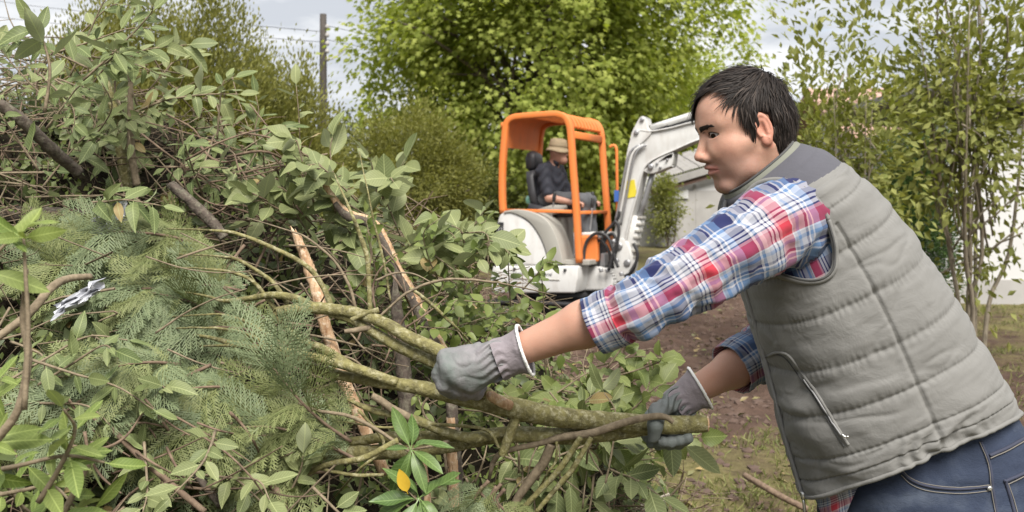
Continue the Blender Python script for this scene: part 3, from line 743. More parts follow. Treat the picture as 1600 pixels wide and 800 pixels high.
    A('headrest', sweep([(.13, .55, 1.735), (.118, .55, 1.76), (.115, .55, 1.85), (.12, .55, 1.90), (.13, .55, 1.92)], (0, 1, 0), [.18, .24, .25, .22, .15], [.08, .12, .12, .10, .06]), M_SEAT, st)
    # levers
    for k, (a, b) in enumerate((((.70, .30, 1.08), (.66, .28, 1.48)), ((.72, .62, 1.05), (.74, .60, 1.42)), ((.42, .25, 1.20), (.47, .22, 1.42)), ((.76, .45, 1.05), (.80, .44, 1.36)))):
        l = A('lever', tube([a, (np.array(a) + b) / 2 + [.01, 0, 0], b], [.012, .011, .010], 8, 8), M_STEEL)
        A('lever_knob', tube([np.array(b) - [0, 0, .02], np.array(b) + [.005, 0, .02], np.array(b) + [.012, 0, .08]], [.014, .021, .016], 8, 8), M_RUBBER, l)
    A('arm_console', sweep([(.30, .30, 1.27), (.45, .28, 1.32), (.58, .27, 1.34)], (0, 1, 0), [.10, .12, .10], [.12, .10, .05]), M_DGREY)
    A('warning_bag', moved((lathe([(0, -.05), (.05, -.04), (.06, 0), (.045, .04), (0, .05)], 12)), (.10, .5, 1.42)), m_plain('green_bottle', (.2, .42, .33), .3))
    # slew casting and boom foot
    bv = .5
    A('slew_casting', prism(bez([DP(*q, .5)[[0, 2]] for q in ((898, 452), (904, 424), (922, 416), (945, 414), (962, 422), (968, 440), (964, 452))], 26), .30, .72, .02), M_DWHITE)
    A('turntable', moved(lathe([(0, .42), (.40, .42), (.42, .45), (.40, .50), (0, .50)], 32), (.42, .5, 0)), M_RUBBER)
    A('swing_post', prism(bez([DP(*q, .5)[[0, 2]] for q in ((963, 440), (958, 400), (966, 376), (978, 372), (988, 386), (992, 412), (984, 438))], 30), .40, .62, .012), M_DWHITE)
    # boom: bent box girder
    out_ = [(962, 392), (966, 360), (972, 329), (978, 288), (984, 246), (991, 218), (1003, 205), (1020, 206), (1050, 201), (1085, 192), (1125, 184), (1165, 190), (1200, 205)]
    inn_ = [(1200, 232), (1165, 218), (1125, 213), (1092, 220), (1055, 236), (1030, 247), (1015, 257), (1007, 272), (999, 305), (989, 342), (979, 385)]
    o2 = [DP(*q, bv)[[0, 2]] for q in out_]; i2 = [DP(*q, bv)[[0, 2]] for q in inn_]
    bo = A('boom', prism(list(bez(o2, 60)) + list(bez(i2, 50)), bv - .075, bv + .075, .012), M_DWHITE)
    A('boom_flange', sweep(np.insert(bez(o2, 60), 1, bv, 1), (0, 1, 0), .20, .018), M_DWHITE, bo)
    A('boom_flange', sweep(np.insert(bez(i2, 50), 1, bv, 1), (0, 1, 0), .20, .018), M_DWHITE, bo)
    A('top_bracket', prism(bez([DP(*q, bv)[[0, 2]] for q in ((986, 240), (990, 212), (1001, 189), (1007, 182.5), (1013, 186), (1016, 200), (1022, 208), (1010, 222), (986, 240))], 40)[:-1], bv - .095, bv + .095, .01), M_DWHITE, bo)
    A('lower_bracket', prism(bez([DP(*q, bv)[[0, 2]] for q in ((1008, 268), (1030, 249), (1053, 239), (1056, 243), (1053, 259), (1046, 263), (1022, 272), (1008, 268))], 40)[:-1], bv - .088, bv + .088, .01), M_DWHITE, bo)
    for q, r in (((1008, 188), .022), ((999, 208), .026), ((1021, 261), .03), ((1036, 262), .012), ((1031, 256), .012), ((1047, 250), .012), ((972, 384), .04), ((985, 410), .035)):
        c = DP(*q, bv); lp = lathe([(0, -.115), (r * .55, -.117), (r, -.112), (r, .112), (r * .55, .117), (0, .115)], 14)
        A('pin', moved((lp[0][:, [0, 2, 1]], lp[1]), c), M_STEEL, bo)
    A('sticker', moved(box((.10, .006, .17)), DP(986, 295, bv - .079), rot_y(-.17)), M_YEL, bo, False)
    # hydraulic cylinders
    dc = A('dipper_cylinder', tube([DP(1014, 203, bv), DP(1045, 193, bv)], .045, 12, 4), M_RUBBER)
    A('cylinder_rod', tube([DP(1017, 200, bv - .02), DP(1075, 182, bv - .02), DP(1120, 168, bv - .02)], .033, 12, 6), M_DWHITE, dc)
    A('cylinder_guard', sweep([DP(1030, 200, bv), DP(1090, 183, bv)], (0, 1, 0), .06, .05), M_RUBBER, dc)
    bc = A('boom_cylinder', sweep([DP(981, 412, bv + .02), DP(990, 372, bv + .02), DP(998, 338, bv + .02)], (0, 1, 0), .15, .115), M_DWHITE)
    A('cylinder_rod', tube([DP(999, 342, bv), DP(1021, 266, bv)], .028, 12, 4), M_STEEL, bc)
    for t in np.linspace(0, 1, 7):
        c = DP(1003 - 14 * t, 340 + 62 * t, bv); A('clamp', moved(box((.05, .13, .025), .006), c), M_DGREY, bc, False)
    # steel pipes along the boom and rubber hoses at its foot
    for k, (dx, m) in enumerate(((0, M_STEEL), (5, M_DWHITE), (10, M_STEEL))):
        A('pipe', tube([DP(960 + dx, 352, bv - .13), DP(967 + dx, 318, bv - .13), DP(978 + dx, 258, bv - .13), DP(986 + dx, 236, bv - .12), DP(1000 + dx, 226, bv - .10)], .011, 6, 24), m, bo)
    hoses = [[(912, 421), (913, 392), (919, 374), (934, 364), (949, 370), (957, 388), (962, 408), (966, 418)], [(916, 424), (918, 398), (926, 381), (938, 376), (948, 386), (955, 404), (958, 420)],
             [(935, 418), (938, 385), (944, 366), (956, 352), (966, 340), (968, 330)], [(944, 414), (940, 392), (947, 372), (958, 366), (964, 382), (960, 400), (952, 412)],
             [(951, 422), (958, 398), (966, 372), (966, 352), (960, 345)], [(985, 425), (993, 412), (996, 396), (990, 380)], [(976, 432), (988, 424), (996, 404)]]
    for k, h in enumerate(hoses):
        v = .22 + .05 * (k % 4); A('hose', tube([DP(a, b, v) for a, b in h], .0165, 8, 30), M_RUBBER)
    for q in ((936, 366), (958, 374), (963, 404), (948, 420), (938, 419), (970, 425)):
        A('hose_fitting', tube([DP(q[0], q[1], .24), DP(q[0] + 2, q[1] + 6, .24)], .022, 8, 4), M_STEEL)
    A('valve_block', moved(box((.14, .2, .13), .012), DP(940, 405, .42)), M_STEEL, smooth=False)
    # dipper and bucket beyond the boom's end
    d0 = DP(1195, 215, bv)
    A('dipper', prism([(d0[0] - .10, d0[2] + .25), (d0[0] + .10, d0[2] + .22), (d0[0] + .42, d0[2] - .95), (d0[0] + .30, d0[2] - .98)], bv - .07, bv + .07, .012), M_DWHITE)
    bk = [(d0[0] + .22, d0[2] - .95), (d0[0] + .45, d0[2] - .92), (d0[0] + .46, d0[2] - 1.25), (d0[0] + .30, d0[2] - 1.42), (d0[0] + .02, d0[2] - 1.38), (d0[0] - .06, d0[2] - 1.30), (d0[0] + .14, d0[2] - 1.28), (d0[0] + .24, d0[2] - 1.15)]
    A('bucket', prism(bk, bv - .22, bv + .22, .01), M_STEEL)
    # tracks and blade
    for v in (.12, .88):
        a = np.linspace(0, 2 * math.pi, 64, endpoint=False); L = .48
        pts = np.column_stack([.42 + np.clip(np.cos(a) * 2.2, -1, 1) * (L - .0) + .19 * np.cos(a), np.full(64, v), .205 + .185 * np.sign(np.sin(a)) * np.abs(np.sin(a))**.7])
        pts = np.vstack([pts, pts[:1]]); tr = A('track', sweep(pts, (0, 1, 0), .22, .045), M_RUBBER)
        for k in range(0, 64, 2): A('track_lug', moved(box((.035, .21, .03)), pts[k] + [0, 0, .012 * np.sign(pts[k, 2] - .2)]), M_RUBBER, tr, False)
        for uu, r in ((-.06, .15), (.90, .15), (.2, .07), (.42, .07), (.64, .07)):
            lp = lathe([(0, -.08), (r, -.08), (r * 1.05, 0), (r, .08), (0, .08)], 18); A('roller', moved((lp[0][:, [0, 2, 1]], lp[1]), (uu, v, .21 if r > .1 else .12)), M_DARKST, tr)
    A('undercarriage', moved(box((.8, .6, .16), .03), (.42, .5, .34)), M_RUBBER)
    A('blade', prism(bez([(1.12, .08), (1.07, .2), (1.10, .36), (1.13, .37), (1.11, .2), (1.16, .08)], 20), -.02, 1.02), M_DWHITE)
    A('blade_arm', moved(box((.5, .1, .08), .01), (.88, .5, .22)), M_DWHITE)
def rot_y(a): return np.array([[math.cos(a), 0, math.sin(a)], [0, 1, 0], [-math.sin(a), 0, math.cos(a)]])
digger()

# ------------------------------------------------------------------ the driver
def driver():
    e = thing('person', 'driver in a dark shirt and tan bucket hat sitting on the digger', 'person', tuple(DW((.35, .55, 1.36))))
    D = lambda u, v, w: DW((u, v, w)).astype(np.float32)
    skin = m_plain('driver_skin', (0.46, 0.25, 0.18), 0.5); shirt = m_plain('navy_shirt', (0.022, 0.024, 0.035), 0.8, var=.3, scale=8)
    trs = m_plain('grey_trousers', (0.075, 0.078, 0.085), 0.85, var=.25, scale=8); boot = m_plain('brown_boot', (.05, .035, .03), .6)
    sh_r, sh_l = D(.30, .36, 1.72), D(.30, .76, 1.72); el_r, el_l = D(.38, .32, 1.44), D(.40, .80, 1.46); wr_r, wr_l = D(.62, .36, 1.39), D(.66, .72, 1.40)
    hd = D(.385, .55, 1.925)
    fw = D_F.astype(np.float32)
    def head(p):
        d = s_ell(p, hd, (.085, .085, .11)); d = smin(d, s_cap(p, hd - [0, 0, .03], D(.445, .55, 1.83), .06, .045), .03)
        d = smin(d, s_cap(p, D(.462, .55, 1.905), D(.485, .55, 1.885), .013, .014), .015)          # nose
        d = smin(d, s_cap(p, D(.455, .525, 1.935), D(.455, .575, 1.935), .014, .014), .015)        # brow
        d = smin(d, s_cap(p, D(.455, .55, 1.855), D(.457, .55, 1.850), .022, .02), .012)           # mouth
        for v in (.475, .625): d = smin(d, s_ell(p, D(.375, v, 1.905), (.02, .02, .033)), .006)
        return smin(d, s_cap(p, D(.365, .55, 1.87), D(.315, .55, 1.72), .055, .062), .03)
    def hand(p, w, s):
        d = s_cap(p, w, w + fw * .07, .026, .03)
        for k in range(4):
            b = w + fw * .085 + D_L.astype(np.float32) * (-.027 + .018 * k); d = smin(d, np.minimum(s_cap(p, b, b + fw * .035 + [0, 0, -.01], .011, .010), s_cap(p, b + fw * .035 + [0, 0, -.01], b + fw * .03 + [0, 0, -.045], .010, .009)), .006)
        t = w + fw * .03; return smin(d, s_cap(p, t, t + fw * .05 - D_L.astype(np.float32) * s * .035 + [0, 0, -.015], .014, .010), .01)
    def body(p):
        d = head(p)
        for s, e1, w in ((sh_r, el_r, wr_r), (sh_l, el_l, wr_l)):
            d = smin(d, smin(s_cap(p, s, e1, .05, .042), s_cap(p, e1, w, .043, .028), .03), .02)
        d = smin(d, hand(p, wr_r, -1), .012); d = smin(d, hand(p, wr_l, 1), .012)
        t = smin(s_cap(p, D(.30, .55, 1.66), D(.27, .55, 1.45), .12, .12), s_cap(p, sh_r, sh_l, .055, .055), .06)
        for v in (.45, .65): t = smin(t, smin(s_cap(p, D(.30, v, 1.42), D(.70, v - .02, 1.40), .075, .055), s_cap(p, D(.70, v - .02, 1.40), D(.72, v, .90), .052, .04), .03), .04)
        return smin(d, t, .03)
    pts = np.array([sh_r, sh_l, wr_r, wr_l, hd, D(.85, .3, .8), D(.1, .8, 1.3)]); lo = pts.min(0) - .18; hi = pts.max(0) + .18
    V, FA = nets(body, lo, hi, .010); add('body', V, FA, skin, e)
    def shirtf(p):
        t = smin(s_ell(p, D(.30, .55, 1.60), (.155, .19, .19)), s_cap(p, D(.285, .55, 1.58), D(.275, .55, 1.42), .155, .16), .06)
        t = smin(t, s_cap(p, sh_r, sh_l, .075, .075), .05)
        for s, e1 in ((sh_r, el_r), (sh_l, el_l)): t = smin(t, s_cap(p, s, s + (e1 - s) * .78, .078, .068), .03)
        t = smin(t, s_cap(p, D(.32, .55, 1.74), D(.335, .55, 1.80), .072, .074), .02)
        t = np.maximum(t, -s_cap(p, D(.33, .55, 1.78), D(.37, .55, 1.95), .062, .068))
        return t + .006 * np.sin(p[..., 2] * 60 + 3 * np.sin(p[..., 0] * 30))
    V, FA = nets(shirtf, lo, hi, .010); add('shirt', V, FA, shirt, e)
    def trf(p):
        t = s_ell(p, D(.29, .55, 1.42), (.15, .19, .10))
        for v in (.45, .65): t = smin(t, smin(s_cap(p, D(.30, v, 1.42), D(.70, v - .03, 1.41), .095, .078), s_cap(p, D(.70, v - .03, 1.41), D(.72, v, .94), .074, .066), .03), .04)
        return t + .004 * np.sin(p[..., 2] * 45 + 40 * p[..., 0])
    V, FA = nets(trf, lo, hi, .011); add('trousers', V, FA, trs, e)
    for v in (.45, .65):
        V, FA = nets(lambda p: np.maximum(smin(s_cap(p, D(.70, v, .90), D(.83, v, .865), .052, .042), s_cap(p, D(.71, v, .96), D(.71, v, .90), .056, .055), .03), .832 - p[..., 2]), D(.5, v, .8) - [.1, .2, .05], D(.95, v, 1.05) + [.1, .2, .1], .012); add('boot', V, FA, boot, e)
    # bucket hat
    prof = [(.0, .092), (.05, .091), (.083, .080), (.094, .04), (.098, .0), (.101, -.010), (.118, -.030), (.128, -.046), (.125, -.049), (.10, -.022), (.094, -.01)]
    V, FA = lathe(prof, 32); tl = math.radians(7); R = np.array([[math.cos(tl), 0, math.sin(tl)], [0, 1, 0], [-math.sin(tl), 0, math.cos(tl)]])
    V[:, 2] += .006 * np.sin(np.arctan2(V[:, 1], V[:, 0]) * 3 + 1) * (np.hypot(V[:, 0], V[:, 1]) > .11)
    L3 = V @ R.T; Wd = np.asarray(hd) + [0, 0, .045] + L3[:, 0:1] * D_F + L3[:, 1:2] * D_L + L3[:, 2:3] * np.array([0, 0, 1.0])
    h = add('bucket_hat', Wd, FA, m_plain('tan_canvas', (.42, .34, .22), .85, var=.1, scale=20), e)
    hv, hf = lathe([(.0985, .0), (.1005, .004), (.099, .022), (.0965, .024)], 32); L3 = hv @ R.T
    add('hat_band', np.asarray(hd) + [0, 0, .045] + L3[:, 0:1] * D_F + L3[:, 1:2] * D_L + L3[:, 2:3] * np.array([0, 0, 1.0]), hf, m_plain('hat_band', (.30, .24, .15), .85), e).parent = h
driver()
# ------------------------------------------------------------------ the brush heap
M_LAUREL = m_leaf('laurel_leaf', (.085, .120, .038), (.20, .235, .090), (.225, .255, .135), rough=.58, trans=.22, vein=True, yellow=.02)
M_PALE = m_leaf('pale_laurel_leaf', (.125, .158, .058), (.245, .27, .118), (.26, .285, .165), rough=.58, trans=.22, vein=True, yellow=.02)
M_HAZEL = m_leaf('hazel_leaf', (.115, .155, .038), (.235, .27, .092), (.235, .27, .125), rough=.5, trans=.28, vein=True, yellow=.02)
M_RHODO = m_leaf('rhododendron_leaf', (.065, .115, .028), (.11, .17, .045), (.14, .18, .075), rough=.42, trans=.18, spec=.4, vein=True, yellow=.02)
M_IVY = m_leaf('small_leaf', (.11, .155, .036), (.225, .265, .08), (.21, .25, .11), rough=.5, trans=.3)
M_FRONT = m_leaf('young_leaf', (.13, .19, .04), (.22, .27, .072), (.22, .26, .10), rough=.58, trans=.3, vein=True, yellow=.02)
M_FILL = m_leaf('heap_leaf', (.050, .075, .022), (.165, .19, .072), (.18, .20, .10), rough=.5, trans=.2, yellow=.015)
M_CYP = m_leaf('cypress_spray', (.135, .165, .056), (.235, .255, .105), rough=.6, trans=.2)
M_CYPB = m_leaf('blue_cypress_spray', (.150, .195, .100), (.23, .27, .14), rough=.6, trans=.2)
M_GREENB = m_bark('green_bark', (.085, .075, .034), (.225, .205, .080), (.33, .31, .19), (34, 34, 34), .75, .9)
M_TWIG = m_bark('twig_bark', (.11, .085, .055), (.25, .20, .135), None, (40, 40, 40), .8, .3)
M_DRY = m_bark('dry_twig', (.085, .055, .040), (.20, .145, .10), None, (40, 40, 40), .85, .3)
M_DBARK = m_bark('dark_bark', (.045, .035, .030), (.125, .10, .08), (.16, .15, .11), (30, 30, 30), .85, .6)
M_WOOD = m_bark('torn_wood', (.30, .155, .075), (.56, .40, .25), (.64, .53, .40), (70, 70, 14), .75, .7)

def heap_h(x, y):
    c = np.interp(x, [-4.5, -3.5, -2.6, -2, -1.4, -1, -.7, -.45, -.25, 0, .2, .4, .55, .75, .95], [.6, 1.25, 1.7, 1.8, 1.70, 1.55, 1.38, 1.24, 1.13, .95, .76, .55, .30, .0, -.3])
    near = .45 * np.clip(3.3 - np.maximum(y, 2.0), 0, 9) + .10 * np.clip(2.0 - y, 0, 9) + .08 * np.clip((2.1 - y) / .3, 0, 1); far = .9 * np.clip(y - 3.4, 0, 9)
    return c - near - far
def heap_core():
    xs = np.arange(-4.6, 1.0, .05); ys = np.arange(.75, 5.4, .05); X, Y = np.meshgrid(xs, ys, indexing='ij')
    Z = heap_h(X, Y); p = np.stack([X, Y, 0 * X], -1); Z = Z - .06 + .16 * fbm(p * 2.6, 3) + .07 * fbm(p * 9, 2); Z = np.maximum(Z, -.12)
    V = np.stack([X, Y, Z], -1).reshape(-1, 3); FQ = grid_faces(len(xs), len(ys), False)
    b = NB('heap_core'); v = b.coord(); f = b.noise(v, 22, 6, .7); b.set(b.ramp(f, [(.3, (.008, .006, .005)), (.55, (.020, .016, .010)), (.8, (.035, .03, .018))]), .95, 0, .1); b.bump(b.noise(v, 40, 5), 1.0, .04)  # near-black debris colour, with the shade of the heap's hollows put in
    tag(add('brush_debris', V, FQ, b.m), 'debris at the core of the brush heap, coloured dark as its shaded hollows', 'debris', kind='stuff')
def grid_faces(n, m, wrap=True):
    i = np.arange(n - 1)[:, None]; j = np.arange(m if wrap else m - 1)[None]; k = (j + 1) % m
    return np.stack([i * m + j, i * m + k, (i + 1) * m + k, (i + 1) * m + j], -1).reshape(-1, 4)
heap_core()

def heap_points(n, lift=(0, .12), xr=(-4.2, .85), yr=(1.0, 4.3)):
    x = rng.uniform(*xr, n); y = rng.uniform(*yr, n); z = heap_h(x, y) + rng.uniform(*lift, n); k = z > .02; return np.stack([x, y, z], -1)[k]
def heap_fill():
    # leaves of all sizes lying on and in the heap
    for nm, n, s, tpl, asp, mat, lab, lf in (('leaf_mass', 26000, (.028, .062), LEAF4, .52, M_FILL, 'mass of wilting green leaves filling the brush heap', (-.06, .13)),
                                        ('small_leaf_mass', 30000, (.012, .030), LEAF4, .65, M_IVY, 'fine small-leaved growth spread through the brush heap', (-.04, .12))):
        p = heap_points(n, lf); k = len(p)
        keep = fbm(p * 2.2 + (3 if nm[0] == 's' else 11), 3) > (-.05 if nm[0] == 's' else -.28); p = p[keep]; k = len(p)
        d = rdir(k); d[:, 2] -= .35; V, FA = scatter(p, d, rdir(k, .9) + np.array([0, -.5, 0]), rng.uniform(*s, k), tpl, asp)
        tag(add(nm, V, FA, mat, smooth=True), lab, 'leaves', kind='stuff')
    # tangled thin twigs
    for nm, n, r, mat, lab, L in (('twig_tangle', 3600, .0022, M_TWIG, 'tangle of thin pale twigs all through the brush heap', (.15, .55)), ('dry_twig_tangle', 7000, .0017, M_DRY, 'tangle of dry reddish brown twigs and straw in the brush heap', (.08, .30))):
        p = heap_points(n, (-.05, .22)); 
        if nm[0] == 'd': p = p[(fbm(p * 1.8 + 21, 2) > .06) | ((p[:, 1] > 2.4) & (p[:, 0] < -.75) & (rng.random(len(p)) < .25))]
        k = len(p); d = rdir(k); d[:, 2] *= .55; d = unit(d); ln = rng.uniform(*L, k)[:, None]; side = rdir(k); rr = r * rng.uniform(.5, 1.7, k)
        C = np.stack([p - d * ln / 2, p - d * ln * .2 + side * ln * .07, p + d * ln * .2 + side * ln * .09, p + d * ln / 2 - np.array([0, 0, .05]) * ln], 1)
        T = unit(np.gradient(C, axis=1)); N1 = unit(np.cross(T, rdir(k)[:, None])); N2 = np.cross(T, N1); a = np.array([0, 2.094, 4.189])
        V = C[:, :, None] + (rr[:, None] * np.array([1, .9, .7, .35]))[..., None, None] * (np.cos(a)[None, None, :, None] * N1[:, :, None] + np.sin(a)[None, None, :, None] * N2[:, :, None])
        base = grid_faces(4, 3); FA = (base[None] + (np.arange(k) * 12)[:, None, None]).reshape(-1, 4)
        tag(add(nm, V.reshape(-1, 3), FA, mat), lab, 'twigs', kind='stuff')
heap_fill()

# ---- single leaves as meshes that sprigs share
def leaf_mesh(name, mat, w=.5, tip=1.0, curl=.12, fold=.10, wave=0.0, tooth=0.0, blunt=0.0):
    t = np.linspace(0, 1, 8); wd = w * .5 * np.sin(np.pi * t**(.85 + blunt))**.75 * (1 - .25 * t * tip); wd[0] = .012; wd[-1] = .004
    rows = []
    for i, (tt, ww) in enumerate(zip(t, wd)):
        ww2 = ww * (1 + tooth * (1 if i % 2 else -1)); z = -curl * tt**2
        rows.append([(-ww2, tt, z + fold * ww2 * 2 + wave * math.sin(tt * 9)), (0, tt, z), (ww2, tt, z + fold * ww2 * 2 - wave * math.sin(tt * 9 + 1))])
    V = np.array(rows).reshape(-1, 3); FQ = grid_faces(8, 3, False)
    st = np.array([[-.012, -.12, .0], [.012, -.12, .0], [.012, .04, .0], [-.012, .04, .0]]); FQ = np.vstack([FQ, [[24, 25, 26, 27]]]); V = np.vstack([V, st])
    return mesh_data(name, V, FQ, mat)
LV = {}
for key, mat, kw in (('laurel', M_LAUREL, dict(w=.46)), ('pale', M_PALE, dict(w=.56, blunt=.1)), ('hazel', M_HAZEL, dict(w=.86, tooth=.07, curl=.2)), ('broad', M_PALE, dict(w=.74, blunt=.12)), ('rhodo', M_RHODO, dict(w=.40, blunt=.25, curl=.2)), ('ivy', M_IVY, dict(w=.72)), ('front', M_FRONT, dict(w=.42, blunt=.2))):
    LV[key] = [leaf_mesh('leaf', mat, curl=c + kw.get('curl', 0), fold=f, wave=wv, **{k: v for k, v in kw.items() if k != 'curl'}) for c, f, wv in ((.05, .12, .01), (.16, .05, .02), (-.05, .18, .015), (.26, .02, .03), (.50, .22, .05), (-.22, .30, .04))]

def sprig(label, cat, group, path, kind, n, size, stem_r=.003, name='leafy_sprig', whorl=False, spread=1.0, stem_mat=None, face=(0, -.6, .8), r=None, t0=.15):
    """a stem in world points with single leaves along it"""
    r = r or random; C = catmull(np.asarray(path, float), 24); e = thing(name, label, cat, tuple(C[0]), group)
    add('stem', *tube(np.asarray(path, float), np.linspace(stem_r, stem_r * .4, len(path)), 6, 18), stem_mat or M_TWIG, e)
    T = unit(np.gradient(C, axis=0)); ang = r.random() * 6.28
    for i in range(n):
        t = 1.0 if whorl else t0 + (1 - t0) * (i / max(1, n - 1)); k = min(23, int(t * 23)); p = C[k]; ang += 2.4 if not whorl else 6.28 / n
        a1 = unit(np.cross(T[k], face)); a2 = np.cross(a1, T[k]); fl = .45 if not whorl else 1.0
        d = unit(T[k] * (.55 if not whorl else .25) + spread * (math.cos(ang) * a1 + fl * math.sin(ang) * a2) + np.array([r.gauss(0, .22), r.gauss(0, .22), r.gauss(-.12, .2)]))
        if i == n - 1 and not whorl: d = T[k]
        nr = unit(np.asarray(face) + np.array([r.gauss(0, .4), r.gauss(0, .4), r.gauss(0, .4)])); s = unit(np.cross(d, nr)); u = np.cross(s, d); sz = size * r.uniform(.5, 1.18)
        o = link(bpy.data.objects.new('leaf', r.choice(LV[kind]))); o.parent = e
        o.matrix_basis = Matrix(((s[0] * sz, d[0] * sz, u[0] * sz, p[0] + d[0] * sz * .12), (s[1] * sz, d[1] * sz, u[1] * sz, p[1] + d[1] * sz * .12), (s[2] * sz, d[2] * sz, u[2] * sz, p[2] + d[2] * sz * .12), (0, 0, 0, 1)))
        o.matrix_parent_inverse = INV[e.name]
    return e
def cluster(label, group, kind, area, Y, nsp, nleaf, size, length, heading, cat='sprig', stem_r=.003, seed=0, name='leafy_sprig', jit=.6, **kw):
    """several sprigs whose stems start within an area of the heap's face"""
    r = random.Random(seed)
    for k in range(nsp):
        px, py = r.uniform(area[0], area[2]), r.uniform(area[1], area[3]); y = r.uniform(*Y); p0 = np.array(P(px, py, y))
        h = unit(np.asarray(heading, float) + np.array([r.gauss(0, jit), r.gauss(0, jit * .6), r.gauss(0, jit)])); L = length * r.uniform(.6, 1.25)
        side = np.array([r.gauss(0, .15), r.gauss(0, .1), r.gauss(.05, .12)]) * L
        sprig(label, cat, group, [p0, p0 + h * L * .35 + side * .6, p0 + h * L * .7 + side, p0 + h * L + side * .6 - np.array([0, 0, .12 * L])], kind, nleaf + r.randint(-2, 3), size, stem_r, name, r=r, **kw)

def W_(pts, Y): return [np.array(P(a, b, Y if not hasattr(Y, '__len__') else Y[i])) for i, (a, b) in enumerate(pts)]
def sprigs():
    R = random.Random(77)
    # the single sprigs that stand out
    sprig('laurel sprig arching over the very top of the heap', 'sprig', None, W_([(190, 190), (180, 125), (215, 82), (292, 70)], 2.9), 'pale', 22, .085, .004, r=R)
    sprig('laurel sprig reaching out level with oval leaves hanging below it', 'sprig', None, W_([(205, 178), (255, 158), (315, 148), (372, 147)], 2.85), 'pale', 20, .075, .004, r=R)
    sprig('short upright laurel sprig in front of the olive shrub', 'sprig', None, W_([(402, 235), (398, 205), (404, 175), (400, 150)], 2.9), 'laurel', 9, .065, .003, r=R)
    sprig('thin upright sprig of round leaves standing against the sky', 'sprig', None, W_([(455, 330), (466, 262), (468, 200), (463, 135)], 2.75), 'pale', 11, .055, .0028, r=R)
    sprig('dark leaf sprig standing up at the edge of the heap', 'sprig', None, W_([(70, 175), (78, 110), (66, 60), (54, 40)], 2.1), 'laurel', 9, .075, .004, r=R)
    sprig('upright sprig ending in one broad pale leaf', 'sprig', None, W_([(545, 345), (525, 290), (516, 240), (519, 215)], 2.7), 'pale', 8, .085, .0035, r=R)
    sprig('rhododendron whorl of glossy leaves below the branch', 'sprig', None, W_([(700, 690), (670, 698), (642, 702)], [1.95, 1.85, 1.76]), 'rhodo', 8, .078, .004, whorl=True, r=R)
    sprig('lower rhododendron whorl beside one yellow leaf', 'sprig', None, W_([(700, 840), (672, 805), (655, 778)], [1.95, 1.84, 1.74]), 'rhodo', 9, .085, .004, whorl=True, r=R)
    yl = sprig('single yellow leaf stuck between the rhododendron whorls', 'leaf', None, W_([(652, 782), (642, 772), (636, 766)], 1.74), 'pale', 1, .048, .0015, r=R, name='fallen_leaf')
    for c in yl.children:
        if c.name.startswith('leaf'):
            c.data = c.data.copy(); c.data.materials.clear(); c.data.materials.append(m_plain('yellow_leaf', (.50, .33, .03), .5)); d = unit(np.array(P(626, 738, 1.72)) - np.array(P(636, 766, 1.73))); s = np.array([.9, .1, .3]); s = unit(s - d * (s @ d)); u = np.cross(s, d); q = P(636, 768, 1.73); z = .045
            c.matrix_basis = Matrix(((s[0] * z, d[0] * z, u[0] * z, q[0]), (s[1] * z, d[1] * z, u[1] * z, q[1]), (s[2] * z, d[2] * z, u[2] * z, q[2]), (0, 0, 0, 1)))
    sprig('out of focus leaf whorl on a thin stem close to the heap edge', 'sprig', None, W_([(38, 640), (44, 520), (40, 430), (37, 372)], 1.12), 'front', 7, .058, .0035, whorl=True, r=R, face=(0, -.9, .4))
    sprig('second out of focus sprig beside the thin stem', 'sprig', None, W_([(-40, 470), (-20, 420), (5, 385), (30, 365)], 1.12), 'front', 6, .055, .003, r=R)
    # the rest, in clusters of look-alikes
    C = cluster
    C('laurel sprig with pale oval leaves high on the heap', 'laurel sprigs high on the heap', 'pale', (60, 100, 340, 290), (2.6, 3.1), 24, 11, .062, .24, (.3, -.3, .25), seed=1)
    C('laurel sprig with dark leaves in the upper hollow of the heap', 'dark laurel sprigs', 'laurel', (-20, 60, 150, 330), (2.2, 2.9), 19, 10, .062, .24, (.1, -.4, .2), seed=2)
    C('broad leaved sprig in the cluster beside the torn stick', 'broad leaved sprigs beside the torn stick', 'broad', (445, 305, 650, 375), (2.5, 2.8), 20, 9, .075, .15, (-.1, -.4, .5), seed=3)
    C('broad leaved sprig lying towards the digger', 'broad leaved sprigs towards the digger', 'broad', (620, 360, 735, 440), (2.45, 2.75), 12, 9, .068, .14, (.1, -.4, .4), seed=4)
    C('fine small leaved sprig on the crest of the heap', 'small leaved sprigs on the crest', 'ivy', (560, 430, 820, 540), (2.3, 2.7), 30, 16, .032, .20, (.25, -.3, .3), stem_r=.002, seed=5)
    C('small leaved sprig hanging beneath the raised glove', 'small leaved sprigs under the glove', 'ivy', (620, 530, 860, 690), (2.3, 2.6), 14, 14, .036, .24, (.2, -.3, .0), stem_r=.002, seed=6)
    C('hazel sprig with toothed leaves at the foot of the heap', 'hazel sprigs at the foot of the heap', 'hazel', (820, 600, 975, 790), (2.5, 2.95), 25, 9, .062, .22, (.35, -.3, .3), seed=7)
    C('hazel shoot sticking out over the bare earth', 'hazel shoots over the bare earth', 'hazel', (900, 560, 985, 600), (2.6, 2.9), 5, 8, .058, .22, (.6, 0, .4), seed=8, jit=.3)
    C('broad leaved sprig drooping below the main branch', 'sprigs drooping below the main branch', 'pale', (720, 700, 960, 800), (2.2, 2.5), 14, 9, .080, .22, (.1, -.3, -.35), seed=9)
    C('laurel sprig in the lower front of the heap', 'laurel sprigs in the lower front', 'pale', (140, 660, 520, 800), (1.75, 2.1), 17, 10, .052, .20, (.0, -.3, .1), seed=10)
    C('bright green sprig close to the lower corner of the heap', 'bright sprigs in the near corner', 'front', (-60, 700, 70, 840), (1.25, 1.5), 9, 10, .058, .15, (.15, -.2, .3), seed=11, stem_r=.004)
